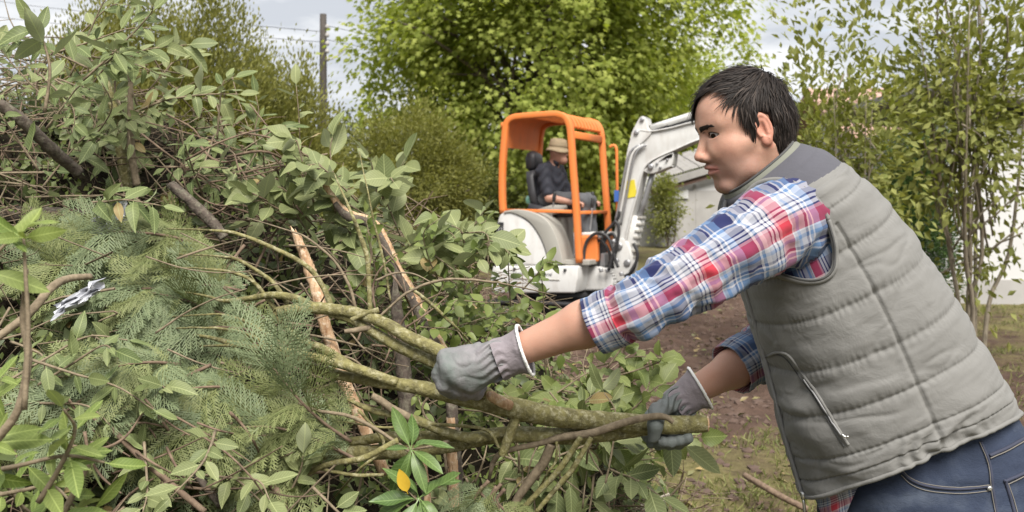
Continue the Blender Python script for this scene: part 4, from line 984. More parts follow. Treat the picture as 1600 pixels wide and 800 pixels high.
    C('laurel sprig among the cypress at the edge of the heap', 'laurel sprigs among the cypress', 'laurel', (-20, 480, 60, 640), (1.7, 2.1), 6, 9, .050, .2, (.2, -.3, .2), seed=12)
    C('limp leafy sprig between the torn stick and the brown twigs', 'limp sprigs by the brown twigs', 'laurel', (240, 200, 470, 340), (2.55, 2.9), 16, 9, .052, .20, (.3, -.3, .0), seed=13)
sprigs()

# ---- cypress: flat feathery sprays
def spray_mesh(name, mat, seed, blue=None):
    r = np.random.default_rng(seed); V = []; Fs = []
    def strip(a, b, w0, w1, up):
        s = unit(np.cross(b - a, up)); n = len(V); V.extend([a - s * w0, a + s * w0, b + s * w1, b - s * w1]); Fs.append([n, n + 1, n + 2, n + 3])
    def droop(x, y): return np.array([x, y, -.32 * y * y - .38 * abs(x)**1.5 + .03 * math.sin(9 * x + 5 * y)])
    up = np.array([0, 0, 1.0]); n = 11
    for i in range(10): strip(droop(0, i / 10), droop(0, (i + 1) / 10), .010 - .0007 * i, .0095 - .0007 * i, up)
    for i in range(n):
        t = .05 + .93 * i / n; L = .40 * (1 - t)**.7 * (.55 + .45 * min(1, t * 5)) + .05
        for sg in (-1, 1):
            L2 = L * r.uniform(.8, 1.15); th = math.radians(48 + r.normal() * 5); y0 = t + (.02 if sg > 0 else 0); dx, dy = sg * math.sin(th), math.cos(th); m = max(4, int(L2 / .040))
            q0 = None
            for j in range(m + 1):
                u = j / m; x = dx * L2 * u; y = y0 + dy * L2 * u + .10 * L2 * u * u; q = droop(x, y) + [0, 0, r.normal() * .003]
                if q0 is not None: strip(q0, q, .0075, .006, up)
                if 0 < j:
                    for s2 in (-1, 1):
                        l3 = (.080 * (1 - u)**.5 + .026) * r.uniform(.7, 1.25); a3 = math.atan2(dx, dy) + s2 * math.radians(42); e_ = droop(x + math.sin(a3) * l3, y + math.cos(a3) * l3) + [0, 0, r.normal() * .006]; strip(q, e_, .0085, .0040, up)
                q0 = q
    return mesh_data(name, np.array(V), np.array(Fs), mat, smooth=False)
SPR = [spray_mesh('spray', m, k) for k, m in enumerate((M_CYP, M_CYP, M_CYPB, M_CYP, M_CYPB))]
def cypress(label, group, path, n, size, seed, face=(0, -.75, .65), cat='branch'):
    r = random.Random(seed); C = catmull(np.asarray(path, float), 24); T = unit(np.gradient(C, axis=0)); e = thing('cypress_branch', label, cat, tuple(C[0]), group)
    add('stem', *tube(np.asarray(path, float), np.linspace(.0042, .0015, len(path)), 6, 18), M_DRY, e)
    for i in range(n):
        t = .1 + .9 * i / (n - 1); k = min(23, int(t * 23)); sg = -1 if i % 2 else 1; f = unit(np.asarray(face) + np.array([r.gauss(0, .5), r.gauss(0, .35), r.gauss(0, .5)]))
        a1 = unit(np.cross(T[k], f)); d = unit(T[k] * r.uniform(.6, 1.1) + sg * a1 * r.uniform(.5, 1.0) + np.array([0, -.15, -.2])) if i < n - 1 else T[k]
        s = unit(np.cross(d, f)); u = np.cross(s, d); sz = size * r.uniform(.7, 1.15); p = C[k]
        o = link(bpy.data.objects.new('spray', r.choice(SPR))); o.parent = e; o.matrix_parent_inverse = INV[e.name]
        o.matrix_basis = Matrix(((s[0] * sz, d[0] * sz, u[0] * sz, p[0]), (s[1] * sz, d[1] * sz, u[1] * sz, p[1]), (s[2] * sz, d[2] * sz, u[2] * sz, p[2]), (0, 0, 0, 1)))
def cypresses():
    r = random.Random(5); G = 'cypress branches in the middle of the heap'
    for k in range(22):
        px, py = r.uniform(170, 400), r.uniform(375, 640); y = 2.35 - .0009 * (py - 375) + r.uniform(-.08, .08); a = math.radians(r.uniform(150, 235)); L = r.uniform(95, 150)
        pts = [(px + L * f * math.cos(a), py - L * f * math.sin(a) + 22 * f * f) for f in (0, .35, .7, 1)]
        cypress('green cypress branch with feathery sprays in the middle of the heap', G, W_(pts, [y, y - .03, y - .05, y - .05]), 9, .155, 100 + k)
    for k, (pts, lab) in enumerate(((((548, 690), (505, 660), (465, 622), (425, 572)), 'blue green cypress branch feathering out below the lower limb'), (((560, 720), (500, 690), (430, 668), (360, 668)), 'long cypress branch drooping across the torn stick foot'),
                                     (((520, 735), (470, 740), (425, 735), (385, 745)), 'short cypress branch above the arching twig'))):
        cypress(lab, None, W_(pts, [1.98, 1.95, 1.92, 1.92]), 10, .155, 140 + k)
    for k in range(12):
        px, py = r.uniform(170, 400), r.uniform(535, 655); y = r.uniform(1.84, 1.98); a = math.radians(r.uniform(160, 225)); L = r.uniform(85, 130)
        pts = [(px + L * f * math.cos(a), py - L * f * math.sin(a) + 22 * f * f) for f in (0, .35, .7, 1)]
        cypress('drooping cypress branch in front, just above the lower laurel sprigs', 'drooping cypress branches in front', W_(pts, [y + .05, y, y - .03, y - .04]), 9, .135, 200 + k)
    for k in range(5):
        px = r.uniform(735, 790); py = r.uniform(735, 765); pts = [(px, py), (px - 12, py + 20), (px - 25 + 12 * k, py + 45), (px - 45 + 22 * k, py + 75)]
        cypress('cypress sprig hanging under the thick branch', 'cypress sprigs under the thick branch', W_(pts, 1.95), 6, .10, 150 + k)
    for k in range(5):
        px, py = r.uniform(330, 470), r.uniform(440, 560); y = 2.3; a = math.radians(r.uniform(140, 220)); pts = [(px + 100 * f * math.cos(a), py - 100 * f * math.sin(a) + 18 * f * f) for f in (0, .35, .7, 1)]
        cypress('green cypress branch with feathery sprays in the middle of the heap', G, W_(pts, y), 9, .15, 170 + k)
cypresses()

# ---- the branch in the man's hands
def held_branch():
    e = thing('cut_branch', 'long forked mossy branch held in both gloves', 'branch', tuple(P(1100, 663, 2.05)))
    def limb(nm, pts, Y, mat=M_GREENB, n=None, sides=12, wob=.035):
        Y = list(Y) if hasattr(Y, '__len__') else [Y] * len(pts); pts = list(pts)
        if pts[-1][2] < 3.1:      # thin ends run on into the heap
            (a, b, r1), (c, d, _) = pts[-1], pts[-2]; k = 70 / math.hypot(a - c, b - d); pts.append((a + (a - c) * k, b + (b - d) * k + 6, .9)); Y.append(Y[-1] + .16)
        w = np.array([np.array(P(a, b, y)) for (a, b, _), y in zip(pts, Y)]); rad = [r * y / F for (_, _, r), y in zip(pts, Y)]
        V, Fs = tube(w, rad, sides, 10 * (len(pts) - 1) + 1, rough=wob * .6); V = V + (.0022 * fbm(V * 38, 3) + .0012 * fbm(V * 120, 2))[:, None] * unit(rng.normal(size=3) + np.array([0, -1.5, .8])); return add(nm, V, Fs, mat, e)
    main = limb('main_limb', [(1104, 662, 13.5), (1050, 664, 15), (985, 661, 15.5), (900, 655, 16), (840, 646, 17), (800, 637, 17), (760, 629, 15), (690, 613, 13), (640, 603, 11), (590, 597, 8.5), (515, 582, 7.5), (440, 556, 6.5), (380, 541, 5.5), (330, 528, 3)], [2.05, 2.05, 2.05, 2.03, 2.0, 1.985, 1.975, 1.97, 1.97, 1.98, 2.0, 2.03, 2.06, 2.1])
    kn = np.array(P(1104, 662, 2.05)); v, f = lathe([(0, 0), (.010, .0), (.0165, -.001), (.0168, -.006)], 14); v = v[:, [2, 1, 0]]
    add('cut_end', v + kn + [.004, 0, 0], f, M_WOOD, e)
    limb('limb', [(620, 598, 8), (560, 577, 8), (500, 560, 7), (450, 549, 6), (405, 543, 5), (355, 540, 2.5)], [1.965, 1.96, 1.975, 2.0, 2.02, 2.05])
    limb('limb', [(575, 582, 6), (540, 566, 7), (505, 545, 6.5), (478, 535, 5.5), (455, 518, 5), (440, 505, 4), (425, 480, 2)], [1.975, 1.97, 1.98, 2.0, 2.02, 2.05, 2.08])
    limb('limb', [(775, 626, 10), (735, 595, 11), (698, 556, 10.5), (640, 527, 10), (590, 500, 9.5), (540, 486, 9), (485, 481, 9.5), (438, 487, 8), (432, 488, 5)], [1.99, 1.94, 1.93, 1.95, 1.97, 1.99, 2.0, 2.02, 2.02])
    limb('limb', [(720, 588, 9), (686, 570, 9.5), (622, 541, 9), (572, 512, 8), (545, 497, 7.5), (515, 490, 6)], [1.95, 1.955, 1.97, 1.985, 1.995, 2.0])
    limb('limb', [(500, 482, 5), (462, 466, 6), (425, 461, 5.5), (390, 466, 4.5), (350, 470, 3), (320, 462, 2)], [2.0, 2.02, 2.05, 2.08, 2.1, 2.12])
    limb('limb', [(1026, 670, 8), (972, 676, 11), (895, 682, 13), (815, 679, 13), (765, 682, 13), (702, 696, 12), (660, 702, 11), (600, 706, 12), (540, 708, 12), (512, 704, 12), (494, 716, 10), (455, 727, 8.5)], [2.07, 2.06, 2.04, 2.03, 2.03, 2.02, 2.02, 2.03, 2.04, 2.04, 2.04, 2.04])
    limb('limb', [(800, 672, 7), (745, 684, 8.5), (702, 677, 8), (660, 660, 7.5), (628, 650, 6.5), (588, 643, 5), (560, 632, 4), (542, 624, 2)], [2.0, 1.985, 1.98, 1.975, 1.975, 1.98, 1.99, 2.0])
    limb('stub', [(652, 658, 6), (615, 640, 6.5), (595, 626, 6), (581, 618, 5.5)], [1.975, 1.965, 1.96, 1.955], M_TWIG)
    limb('limb', [(760, 683, 6), (688, 682, 9), (606, 683, 8.5), (565, 688, 7.5), (530, 690, 6), (488, 682, 4)], [2.03, 2.01, 2.02, 2.04, 2.05, 2.06])
    limb('stub', [(797, 634, 8), (782, 627, 8.5), (768, 619, 8), (763, 616, 6)], [1.96, 1.945, 1.935, 1.93], M_WOOD)
    limb('stub', [(806, 652, 8), (795, 683, 8), (787, 703, 7.5), (783, 712, 6)], [1.985, 1.975, 1.97, 1.97])
    tw = [([(1052, 660, 3.5), (1040, 652, 5), (1018, 651, 5.5), (976, 660, 6), (927, 676, 6.5), (879, 683, 6), (846, 692, 5), (788, 706, 4.5), (771, 722, 4), (765, 745, 3)], 1.995),
          ([(908, 683, 5), (875, 732, 5), (840, 770, 4.5), (810, 802, 4)], 1.98), ([(924, 684, 4), (895, 732, 4.5), (865, 768, 4), (838, 800, 3.5)], 1.965), ([(862, 694, 8), (850, 722, 8), (838, 738, 7.5), (808, 780, 6.5), (795, 815, 5)], 2.02),
          ([(622, 688, 5), (570, 715, 5), (524, 723, 4.5), (491, 734, 4.5), (460, 756, 5), (447, 780, 6), (446, 815, 7)], 1.92), ([(600, 742, 2.5), (560, 743, 3), (520, 737, 3), (500, 733, 2.5)], 1.93),
          ([(640, 706, 2.5), (590, 672, 3), (545, 650, 3), (490, 640, 2.5), (440, 618, 1.5)], 1.95), ([(520, 482, 4.5), (500, 440, 4.5), (475, 413, 4), (430, 389, 3.5), (370, 365, 3), (330, 360, 2)], 2.02),
          ([(579, 492, 3.5), (576, 430, 4), (572, 395, 4), (560, 360, 3.5), (548, 330, 2.5)], 1.98), ([(556, 482, 2.5), (545, 445, 2.5), (520, 405, 2), (480, 372, 1.8), (450, 360, 1.2)], 2.0),
          ([(780, 700, 2.5), (760, 672, 2.8), (700, 664, 2.8), (650, 664, 2.5), (600, 668, 2), (540, 660, 1.4)], 1.96), ([(548, 500, 3.5), (572, 490, 4), (592, 484, 4.5)], 1.965), ([(538, 518, 3.5), (560, 515, 4.5), (580, 512, 4.5)], 1.97),
          ([(430, 548, 3), (400, 528, 2.8), (360, 515, 2.4), (310, 512, 1.6)], 2.05), ([(470, 545, 3), (430, 530, 3), (390, 505, 2.6), (350, 492, 2), (310, 492, 1.3)], 2.05), ([(420, 540, 3), (395, 570, 2.6), (360, 590, 2.2), (320, 600, 1.4)], 2.02),
          ([(450, 475, 4), (430, 445, 3.6), (405, 425, 3.2), (370, 405, 2.6), (335, 400, 1.8)], 2.05), ([(445, 500, 4), (420, 470, 3.6), (395, 440, 3.2), (360, 425, 2.4), (320, 420, 1.6)], 2.06),
          ([(590, 498, 2), (640, 455, 2), (700, 437, 2.2), (760, 440, 1.8), (800, 446, 1.2)], 2.1), ([(640, 450, 2.5), (668, 470, 2.8), (700, 500, 2.4), (716, 515, 1.8)], 2.15), ([(610, 470, 1.8), (600, 410, 2), (585, 350, 1.8), (575, 300, 1.2)], 2.1),
          ([(680, 610, 2), (660, 640, 2), (690, 690, 2.4), (700, 760, 2.2)], 2.1), ([(560, 640, 2.4), (600, 695, 2.8), (560, 735, 2.4)], 1.98), ([(870, 690, 2.5), (868, 720, 2.5), (852, 745, 2)], 2.0)]
    for k, (p, y) in enumerate(tw): limb('twig', p, [y + .004 * i for i in range(len(p))], M_GREENB if k % 3 else M_TWIG, sides=8)
held_branch()

# ---- torn sticks, logs and other pieces in the heap
def stick(name, label, pts, Y, rad, mat, jag=True, cat='stick', bark=None, group=None):
    Y = Y if hasattr(Y, '__len__') else [Y] * len(pts); w = np.array([np.array(P(a, b, y)) for (a, b), y in zip(pts, Y)]); r = np.asarray(rad, float) * np.mean(Y) / F
    e = thing(name, label, cat, tuple(w[-1]), group); n = 14 * (len(pts) - 1) + 1; sd_ = 14
    V, Fs = tube(w, np.broadcast_to(r, len(w)), sd_, n, rough=.05); V = V.reshape(n, sd_, 3)
    if jag:
        T = unit(V[1].mean(0) - V[0].mean(0)); j = np.abs(rng.normal(size=sd_)) * r.max() * 1.6
        for k in range(3): V[k] -= T * (j * (1 - k / 3))[:, None]
        V[:, : sd_ // 2] += (V.mean(1, keepdims=True) - V[:, : sd_ // 2]) * .25 * np.abs(fbm(np.stack([np.repeat(np.arange(n)[:, None] * .35, sd_ // 2, 1), np.repeat(np.arange(sd_ // 2)[None] * .8, n, 0), np.zeros((n, sd_ // 2))], -1), 2))[..., None] * 2
    add('wood', V.reshape(-1, 3), Fs, mat, e)
    if bark is not None:
        C = V.mean(1); q = []; T_, N_, B_ = frames(C); a = np.linspace(-.9, 1.3, 9) + bark[1]; rr = np.linalg.norm(V - C[:, None], axis=2).mean(1) * 1.10
        lo_ = int(n * .08); q = C[lo_:, None] + rr[lo_:, None, None] * (np.cos(a)[None, :, None] * N_[lo_:, None] + np.sin(a)[None, :, None] * B_[lo_:, None]); q2 = C[lo_:, None] + (q - C[lo_:, None]) * .86
        m = n - lo_; Vb = np.concatenate([q, q2[:, ::-1]], 1); add('bark', Vb.reshape(-1, 3), grid_faces(m, 18), bark[0], e)
    return e
stick('torn_stick', 'long stick with its bark stripped to pale orange wood', [(467, 378), (480, 412), (496, 460), (508, 510), (530, 575), (552, 630), (578, 690), (602, 742)], [2.2, 2.2, 2.19, 2.18, 2.16, 2.14, 2.12, 2.1], [7, 9, 10, 10, 10, 10, 10, 9], M_WOOD, bark=(M_DBARK, 2.6))
stick('torn_branch', 'bent half stripped branch in the broad leaved cluster', [(512, 296), (532, 325), (548, 338), (582, 350), (604, 385), (618, 420), (645, 465), (668, 510), (700, 560)], [2.45, 2.45, 2.44, 2.43, 2.42, 2.42, 2.4, 2.36, 2.3], [4, 7, 9, 9, 9, 10, 11, 10, 8], M_WOOD, bark=(M_DBARK, .4))
stick('upright_stump', 'upright dark stem behind the crossing limbs', [(618, 470), (624, 530), (632, 600), (640, 680)], 2.25, [9, 12, 13, 14], M_DBARK)
stick('split_stem', 'split stem with an orange side under the main branch', [(706, 640), (708, 690), (711, 735), (713, 790)], 2.12, [9, 11, 12, 12], M_DBARK, bark=(M_WOOD, 5.6))
stick('split_stem', 'thin split stem behind the rhododendron whorl', [(652, 690), (658, 720), (664, 760), (668, 800)], 2.1, [5, 7, 7, 7], M_DBARK, bark=(M_WOOD, 5.6))
stick('broken_log', 'broken log jutting out of the upper heap', [(4, 166), (35, 190), (75, 228), (122, 270)], [2.3, 2.33, 2.4, 2.5], [9, 10, 10, 10], M_DBARK)
stick('broken_sapling', 'thick mossy stem standing in the upper heap', [(171, 150), (182, 185), (190, 235), (198, 300)], 2.75, [7, 9, 9, 9], M_GREENB)
stick('cut_sapling', 'thin pale stem standing in the upper heap', [(204, 135), (204, 180), (206, 240), (214, 290)], 2.72, [4, 5, 6, 6], M_TWIG)
stick('bent_stick', 'bent stick crossing in front of the cypress', [(-10, 532), (45, 490), (78, 452), (105, 436), (142, 432)], [1.6, 1.62, 1.65, 1.7, 1.75], [6, 6.5, 6.5, 6, 5], M_TWIG, jag=False)
stick('dark_log', 'dark log lying behind the silver scrap', [(-20, 338), (50, 336), (120, 340), (165, 350)], 2.55, [13, 14, 13, 11], M_DBARK)
stick('dark_log', 'dark broken limb below the brown twigs', [(280, 300), (305, 322), (335, 352), (350, 372)], 2.45, [8, 9, 9, 8], M_DBARK)
stick('brown_stick', 'straight reddish brown stick in the lower heap', [(172, 668), (215, 710), (262, 752), (320, 800)], [1.8, 1.78, 1.76, 1.74], [4, 5, 5, 5], M_DRY, jag=False)
stick('pale_stick', 'dark stick lying low in the front of the heap', [(270, 700), (305, 740), (345, 790)], [1.9, 1.88, 1.85], [5, 6, 6], M_DBARK, jag=False)
stick('thin_stem', 'thin out of focus stem in front of the heap', [(-8, 690), (28, 640), (44, 560), (36, 500), (42, 420)], 1.15, [7, 6.5, 6, 5, 3], M_TWIG, jag=False)
stick('thin_stem', 'thin forked stem in the near corner of the heap', [(95, 810), (118, 765), (142, 715), (146, 690)], 1.35, [5, 5, 4.5, 4], M_TWIG, jag=False)
stick('forked_stem', 'forked stem at the foot of the arching twig', [(445, 815), (440, 780), (428, 762), (415, 745)], 1.9, [8, 7, 5.5, 4], M_DRY, jag=False)
stick('ground_stick', 'reddish stick lying on the grass by the man', [(1163, 742), (1190, 758), (1225, 778), (1262, 796)], [4.62, 4.52, 4.45, 4.42], [4.5, 5, 5, 5], M_DRY, jag=False)
for k, (a, b) in enumerate((((990, 797), (1046, 772)), ((1000, 800), (1050, 779)), ((1010, 801), (1040, 786)))):
    stick('wood_splinter', 'pale split splinter lying on the ground beside the heap', [a, ((a[0] + b[0]) / 2, (a[1] + b[1]) / 2 - 1), b], 3.0, [2.2, 3, 2], m_plain('pale_splinter', (.62, .56, .46), .7), jag=False, cat='splinter', group='pale splinters by the heap')

def loose_twigs():
    r = random.Random(31)
    for lab, grp, area, Y, n, L, ang, mat, rad in (
            ('thin brown twig lying across the lower front of the heap', 'thin twigs across the lower front', (150, 650, 470, 800), (1.72, 1.95), 26, (60, 170), (-60, 60), M_DRY, (1.3, 3.0)),
            ('thin pale twig crossing the cypress below the limbs', 'thin twigs crossing the cypress', (300, 370, 640, 620), (1.95, 2.2), 24, (70, 180), (-50, 30), M_TWIG, (1.1, 2.2)),
            ('dry reddish twig in the hollow under the laurel sprigs', 'dry twigs in the hollow', (270, 200, 470, 370), (2.45, 2.75), 34, (60, 170), (-80, 50), M_DRY, (1.0, 2.4)),
            ('dry brown twig low in the middle of the heap', 'dry twigs in the middle', (480, 400, 660, 700), (2.15, 2.35), 26, (50, 140), (-80, 80), M_DRY, (1.0, 2.2)),
            ('thin twig sticking out under the thick branch', 'thin twigs under the thick branch', (690, 690, 940, 800), (2.1, 2.4), 18, (50, 120), (20, 110), M_TWIG, (1.1, 2.4))):
        for k in range(n):
            px, py, y = r.uniform(area[0], area[2]), r.uniform(area[1], area[3]), r.uniform(*Y); l = r.uniform(*L); a = math.radians(r.uniform(*ang)); b = r.gauss(0, .12) * l
            pts = [(px - l / 2 * math.cos(a), py + l / 2 * math.sin(a)), (px - l / 6 * math.cos(a) + b * math.sin(a), py + l / 6 * math.sin(a) + b * math.cos(a)), (px + l / 6 * math.cos(a) + b * math.sin(a), py - l / 6 * math.sin(a) + b * math.cos(a)), (px + l / 2 * math.cos(a), py - l / 2 * math.sin(a))]
            yy = [y, y + r.gauss(0, .03), y + r.gauss(0, .03), y + r.gauss(0, .06)]; q = r.uniform(*rad); V, Fs = tube([np.array(P(*p, z)) for p, z in zip(pts, yy)], np.array([q, q * .9, q * .75, q * .4]) * y / F, 6, 14)
            o = add('twig', V, Fs, mat); tag(o, lab, 'twig', grp)
loose_twigs()
def scrap(label, px, py, Y, w, h, seed):
    n, m = 16, 10; u, v = np.meshgrid(np.linspace(-.5, .5, n), np.linspace(-.5, .5, m), indexing='ij'); g = np.stack([u * 4, v * 4, 0 * u + seed], -1)
    c = np.array(P(px, py, Y)); V = c + np.stack([u * w + .1 * w * fbm(g, 2), .05 * fbm(g * 1.5 + 7, 3) + v * .03, v * h + .25 * h * fbm(g + 3, 3) + .05 * u], -1)
    V2 = V + np.array([0, .0015, 0]); VV = np.concatenate([V.reshape(-1, 3), V2.reshape(-1, 3)]); f = grid_faces(n, m, False)
    o = add('plastic_scrap', VV, np.vstack([f, f[:, ::-1] + n * m]), m_plain('silver_film', (.42, .43, .46), .35, .4, var=.2, scale=30, bump=.6, bscale=40), smooth=False); tag(o, label, 'plastic scrap')
scrap('crumpled silver plastic scrap caught among the twigs', 165, 352, 2.25, .085, .07, 3)
scrap('torn silver plastic strip beneath a pale leaf', 122, 466, 1.95, .085, .03, 8)
# ------------------------------------------------------------------ the man with the branch
def plaid_material():
    b = NB('plaid_cotton'); uv = b.n('ShaderNodeUVMap'); sp = b.n('ShaderNodeSeparateXYZ'); b.l(uv.outputs[0], sp.inputs[0])
    W = (.41, .41, .44); LB = (.090, .160, .29); NV = (.014, .018, .070); GR = (.25, .26, .30); RD = (.34, .028, .045); PK = (.40, .17, .19); DK = (.03, .03, .05)
    st = [(0, W), (.05, LB), (.085, W), (.11, NV), (.29, LB), (.385, W), (.405, LB), (.44, W), (.46, NV), (.49, GR), (.56, LB), (.60, GR), (.635, W), (.65, RD), (.785, PK), (.815, NV), (.83, W), (.865, NV), (.885, W), (.915, NV), (.935, GR)]
    def stripes(c, per, off):
        f = b.math('FRACT', b.math('ADD', b.math('DIVIDE', c, per), off)); return b.ramp(f, st, 'CONSTANT')
    wu = b.noise(b.coord('Object', 1), 30, 3); j = b.math('MULTIPLY', b.math('SUBTRACT', wu, .5), .002)
    cu = stripes(b.math('ADD', sp.outputs[0], j), .150, .0); cv = stripes(b.math('ADD', sp.outputs[1], j), .150, .13)
    c = b.mix(.5, cu, cv)
    b.set(c, .85, 0, .2); tw = b.noise(b.coord('Object', 1), 420, 2); b.bump(tw, .12, .002)
    b.bsdf.inputs['Sheen Weight'].default_value = .15
    return b.m
M_PLAID = plaid_material()
def canvas(name, c, wr=0.35):
    b = NB(name); v = b.coord(); f = b.noise(v, 9, 5); col = b.mix(f, tuple(x * .88 for x in c), tuple(x * 1.1 for x in c))
    w = b.noise(v, 380, 2); col = b.mix(b.math('MULTIPLY', w, .22), col, tuple(x * .75 for x in c)); b.set(col, .85, 0, .2)
    h = b.math('ADD', b.math('MULTIPLY', b.noise(v, 16, 5, .6, .6), 1.0), b.math('MULTIPLY', w, .05)); b.bump(h, wr, .012); b.bsdf.inputs['Sheen Weight'].default_value = .1; return b.m
M_VEST = canvas('vest_canvas', (.176, .174, .166)); M_YOKE = canvas('yoke_canvas', (.078, .078, .092), .25); M_COLLAR = canvas('collar_canvas', (.17, .175, .145), .2)
M_PIPE = m_plain('vest_piping', (.06, .06, .06), .8); M_ZIP = m_plain('zip_tape', (.22, .22, .225), .7); M_METAL = m_plain('zip_metal', (.6, .6, .58), .3, .9)
def denim():
    b = NB('denim'); v = b.coord(); big = b.noise(v, 5, 5, .6, .5); th = b.noise(b.coord('Object', (60, 60, 260)), 3, 3)
    c = b.ramp(big, [(.3, (.010, .015, .034)), (.55, (.024, .034, .062)), (.78, (.10, .12, .155))]); c = b.mix(b.math('MULTIPLY', th, .35), c, (.06, .072, .10)); b.set(c, .85, 0, .2)
    b.bump(b.math('ADD', b.noise(v, 14, 4, .6, .5), b.math('MULTIPLY', th, .15)), .5, .012); return b.m
M_DENIM = denim(); M_SEAM = m_plain('denim_seam', (.03, .035, .06), .85); M_THREAD = m_plain('denim_thread', (.15, .14, .125), .8)
def glove_mat():
    b = NB('glove_leather'); v = b.coord(); f = b.noise(v, 14, 5, .6); at_ = b.n('ShaderNodeAttribute', attribute_name='Col')
    c = b.mix(b.ramp(f, [(.35, (0, 0, 0)), (.7, (1, 1, 1))]), at_.outputs['Color'], (.115, .135, .125)); b.set(c, .62, 0, .35)
    b.bump(b.math('ADD', b.noise(v, 40, 5, .6, .8), b.math('MULTIPLY', b.noise(v, 200, 3), .2)), .45, .006); return b.m
M_GLOVE = glove_mat(); M_CUFF = canvas('glove_cuff', (.215, .19, .205), .6); M_TRIM = m_plain('white_trim', (.75, .75, .74), .8, bump=.2, bscale=250)
def skin_mat():
    b = NB('skin'); at_ = b.n('ShaderNodeAttribute', attribute_name='Col'); v = b.coord(); f = b.noise(v, 45, 5, .6)
    c = b.mix(b.math('MULTIPLY', f, .45), at_.outputs['Color'], (.42, .17, .115)); p = b.noise(v, 420, 2)
    po = b.noise(v, 700, 3, .7); c = b.mix(b.math('MULTIPLY', b.ramp(po, [(.5, (0, 0, 0)), (.75, (1, 1, 1))]), .35), c, (.22, .11, .08)); b.set(c, .52, 0, .32); b.bsdf.inputs['Subsurface Weight'].default_value = .12; b.bsdf.inputs['Subsurface Radius'].default_value = (.01, .004, .002); b.bsdf.inputs['Subsurface Scale'].default_value = .4
    b.bump(b.math('ADD', b.math('MULTIPLY', p, .8), f), .22, .002); return b.m
M_SKIN = skin_mat()
def hair_mat():
    b = NB('dark_hair'); g = b.n('ShaderNodeNewGeometry'); c = b.ramp(g.outputs['Random Per Island'], [(0, (.010, .008, .007)), (.7, (.020, .015, .013)), (1, (.055, .043, .036))])
    b.set(c, .58, 0, .2); return b.m
M_HAIR = hair_mat()

MAN_Y = 2.02
man = thing('person', 'dark haired man in plaid shirt and grey quilted vest pulling a branch', 'person', (.84, MAN_Y, 0))

# -------- torso shape: rings between the front and the back outline
ST = np.array([  # v, front px,py, back px,py, half width, lateral centre
    (-2.0, 1278, 848, 1604, 738, .184, 2.02), (-1.0, 1266, 812, 1588, 690, .19, 2.02), (0, 1256, 772, 1572, 640, .204, 2.02), (1, 1246, 740, 1558, 607, .208, 2.02), (2, 1230, 688, 1530, 560, .212, 2.02), (3, 1213, 620, 1488, 495, .213, 2.02),
    (4, 1193, 545, 1443, 422, .213, 2.02), (5, 1173, 475, 1394, 352, .212, 2.02), (6, 1154, 412, 1348, 294, .209, 2.02), (7, 1140, 362, 1304, 259, .196, 2.01), (8, 1134, 332, 1277, 236, .162, 2.0),
    (9, 1135, 315, 1250, 227, .118, 1.99), (10, 1139, 307, 1236, 224, .086, 1.985)], float)
def ring_at(v):
    v = np.asarray(v, float); c = np.array([np.interp(v, ST[:, 0], ST[:, k]) for k in range(1, 7)])
    return c
_vs = np.linspace(-2, 10, 481); _smooth = []
for k in range(1, 7):
    a = np.interp(_vs, ST[:, 0], ST[:, k]); w = np.hanning(31); w /= w.sum(); ap = np.concatenate([2 * a[0] - a[1:16][::-1], a, 2 * a[-1] - a[-16:-1][::-1]]); _smooth.append(np.convolve(ap, w, 'valid'))
def torso(v, phi, scale=1.0, n=2.35, inset=0.0):
    """point of the torso's shell; phi 0 front, 90 deg near side, 180 back"""
    v, phi = np.broadcast_arrays(np.asarray(v, float), np.asarray(phi, float))
    fx, fy, bx, by, hw, yc = [np.interp(v, _vs, s) for s in _smooth]
    f3 = np.stack([(fx - 800) / F * yc, yc, CAMZ + (HZ - fy) / F * yc], -1); b3 = np.stack([(bx - 800) / F * yc, yc, CAMZ + (HZ - by) / F * yc], -1)
    c = (f3 + b3) / 2; ax = (f3 - b3) / 2; L = np.linalg.norm(ax, axis=-1, keepdims=True); e1 = ax / L; a = (L[..., 0] - inset) * scale; w = (hw - inset) * scale
    cs, sn = np.cos(phi), np.sin(phi); ex = 2 / n
    c = c + np.array([-.42, 0, .9]) * (.055 * np.clip((3.2 - v) / 3.2, 0, 1.3) * np.clip(np.sin(phi), 0, 1)**1.1)[..., None]
    return c + e1 * (a * np.sign(cs) * np.abs(cs)**ex)[..., None] + np.array([0, -1.0, 0]) * (w * np.sign(sn) * np.abs(sn)**ex)[..., None]
def grid_faces(n, m, wrap=True):
    i = np.arange(n - 1)[:, None]; j = np.arange(m if wrap else m - 1)[None]; k = (j + 1) % m
    return np.stack([i * m + j, i * m + k, (i + 1) * m + k, (i + 1) * m + j], -1).reshape(-1, 4)
def grid_normals(Pt, wrap=True):
    du = np.gradient(Pt, axis=0); dv = (np.roll(Pt, -1, 1) - np.roll(Pt, 1, 1)) if wrap else np.gradient(Pt, axis=1)
    n = np.cross(du, dv); return unit(n)

def even_phi(m):
    """angles spaced evenly along the ring"""
    ph = np.linspace(0, 2 * math.pi, 4000); p = torso(3, ph); s = np.concatenate([[0], np.cumsum(np.linalg.norm(np.diff(p, axis=0), axis=1))])
    return np.interp(np.linspace(0, s[-1], m, endpoint=False), s, ph), s[-1]

ARM_C = np.array(P(1240, 364, 1.80)); ARM_R = (.068, .100)
def in_armhole(p, grow=0.0):
    """armhole ellipse, tilted with the torso, seen along the shoulder axis"""
    q = p - ARM_C; a = math.radians(20); x = q[..., 0] * math.cos(a) + q[..., 2] * math.sin(a); z = -q[..., 0] * math.sin(a) + q[..., 2] * math.cos(a)
    x = x - .020 * (z / .1)**2 * (z < 0)
    return (x / (ARM_R[0] + grow))**2 + (z / (ARM_R[1] + grow))**2

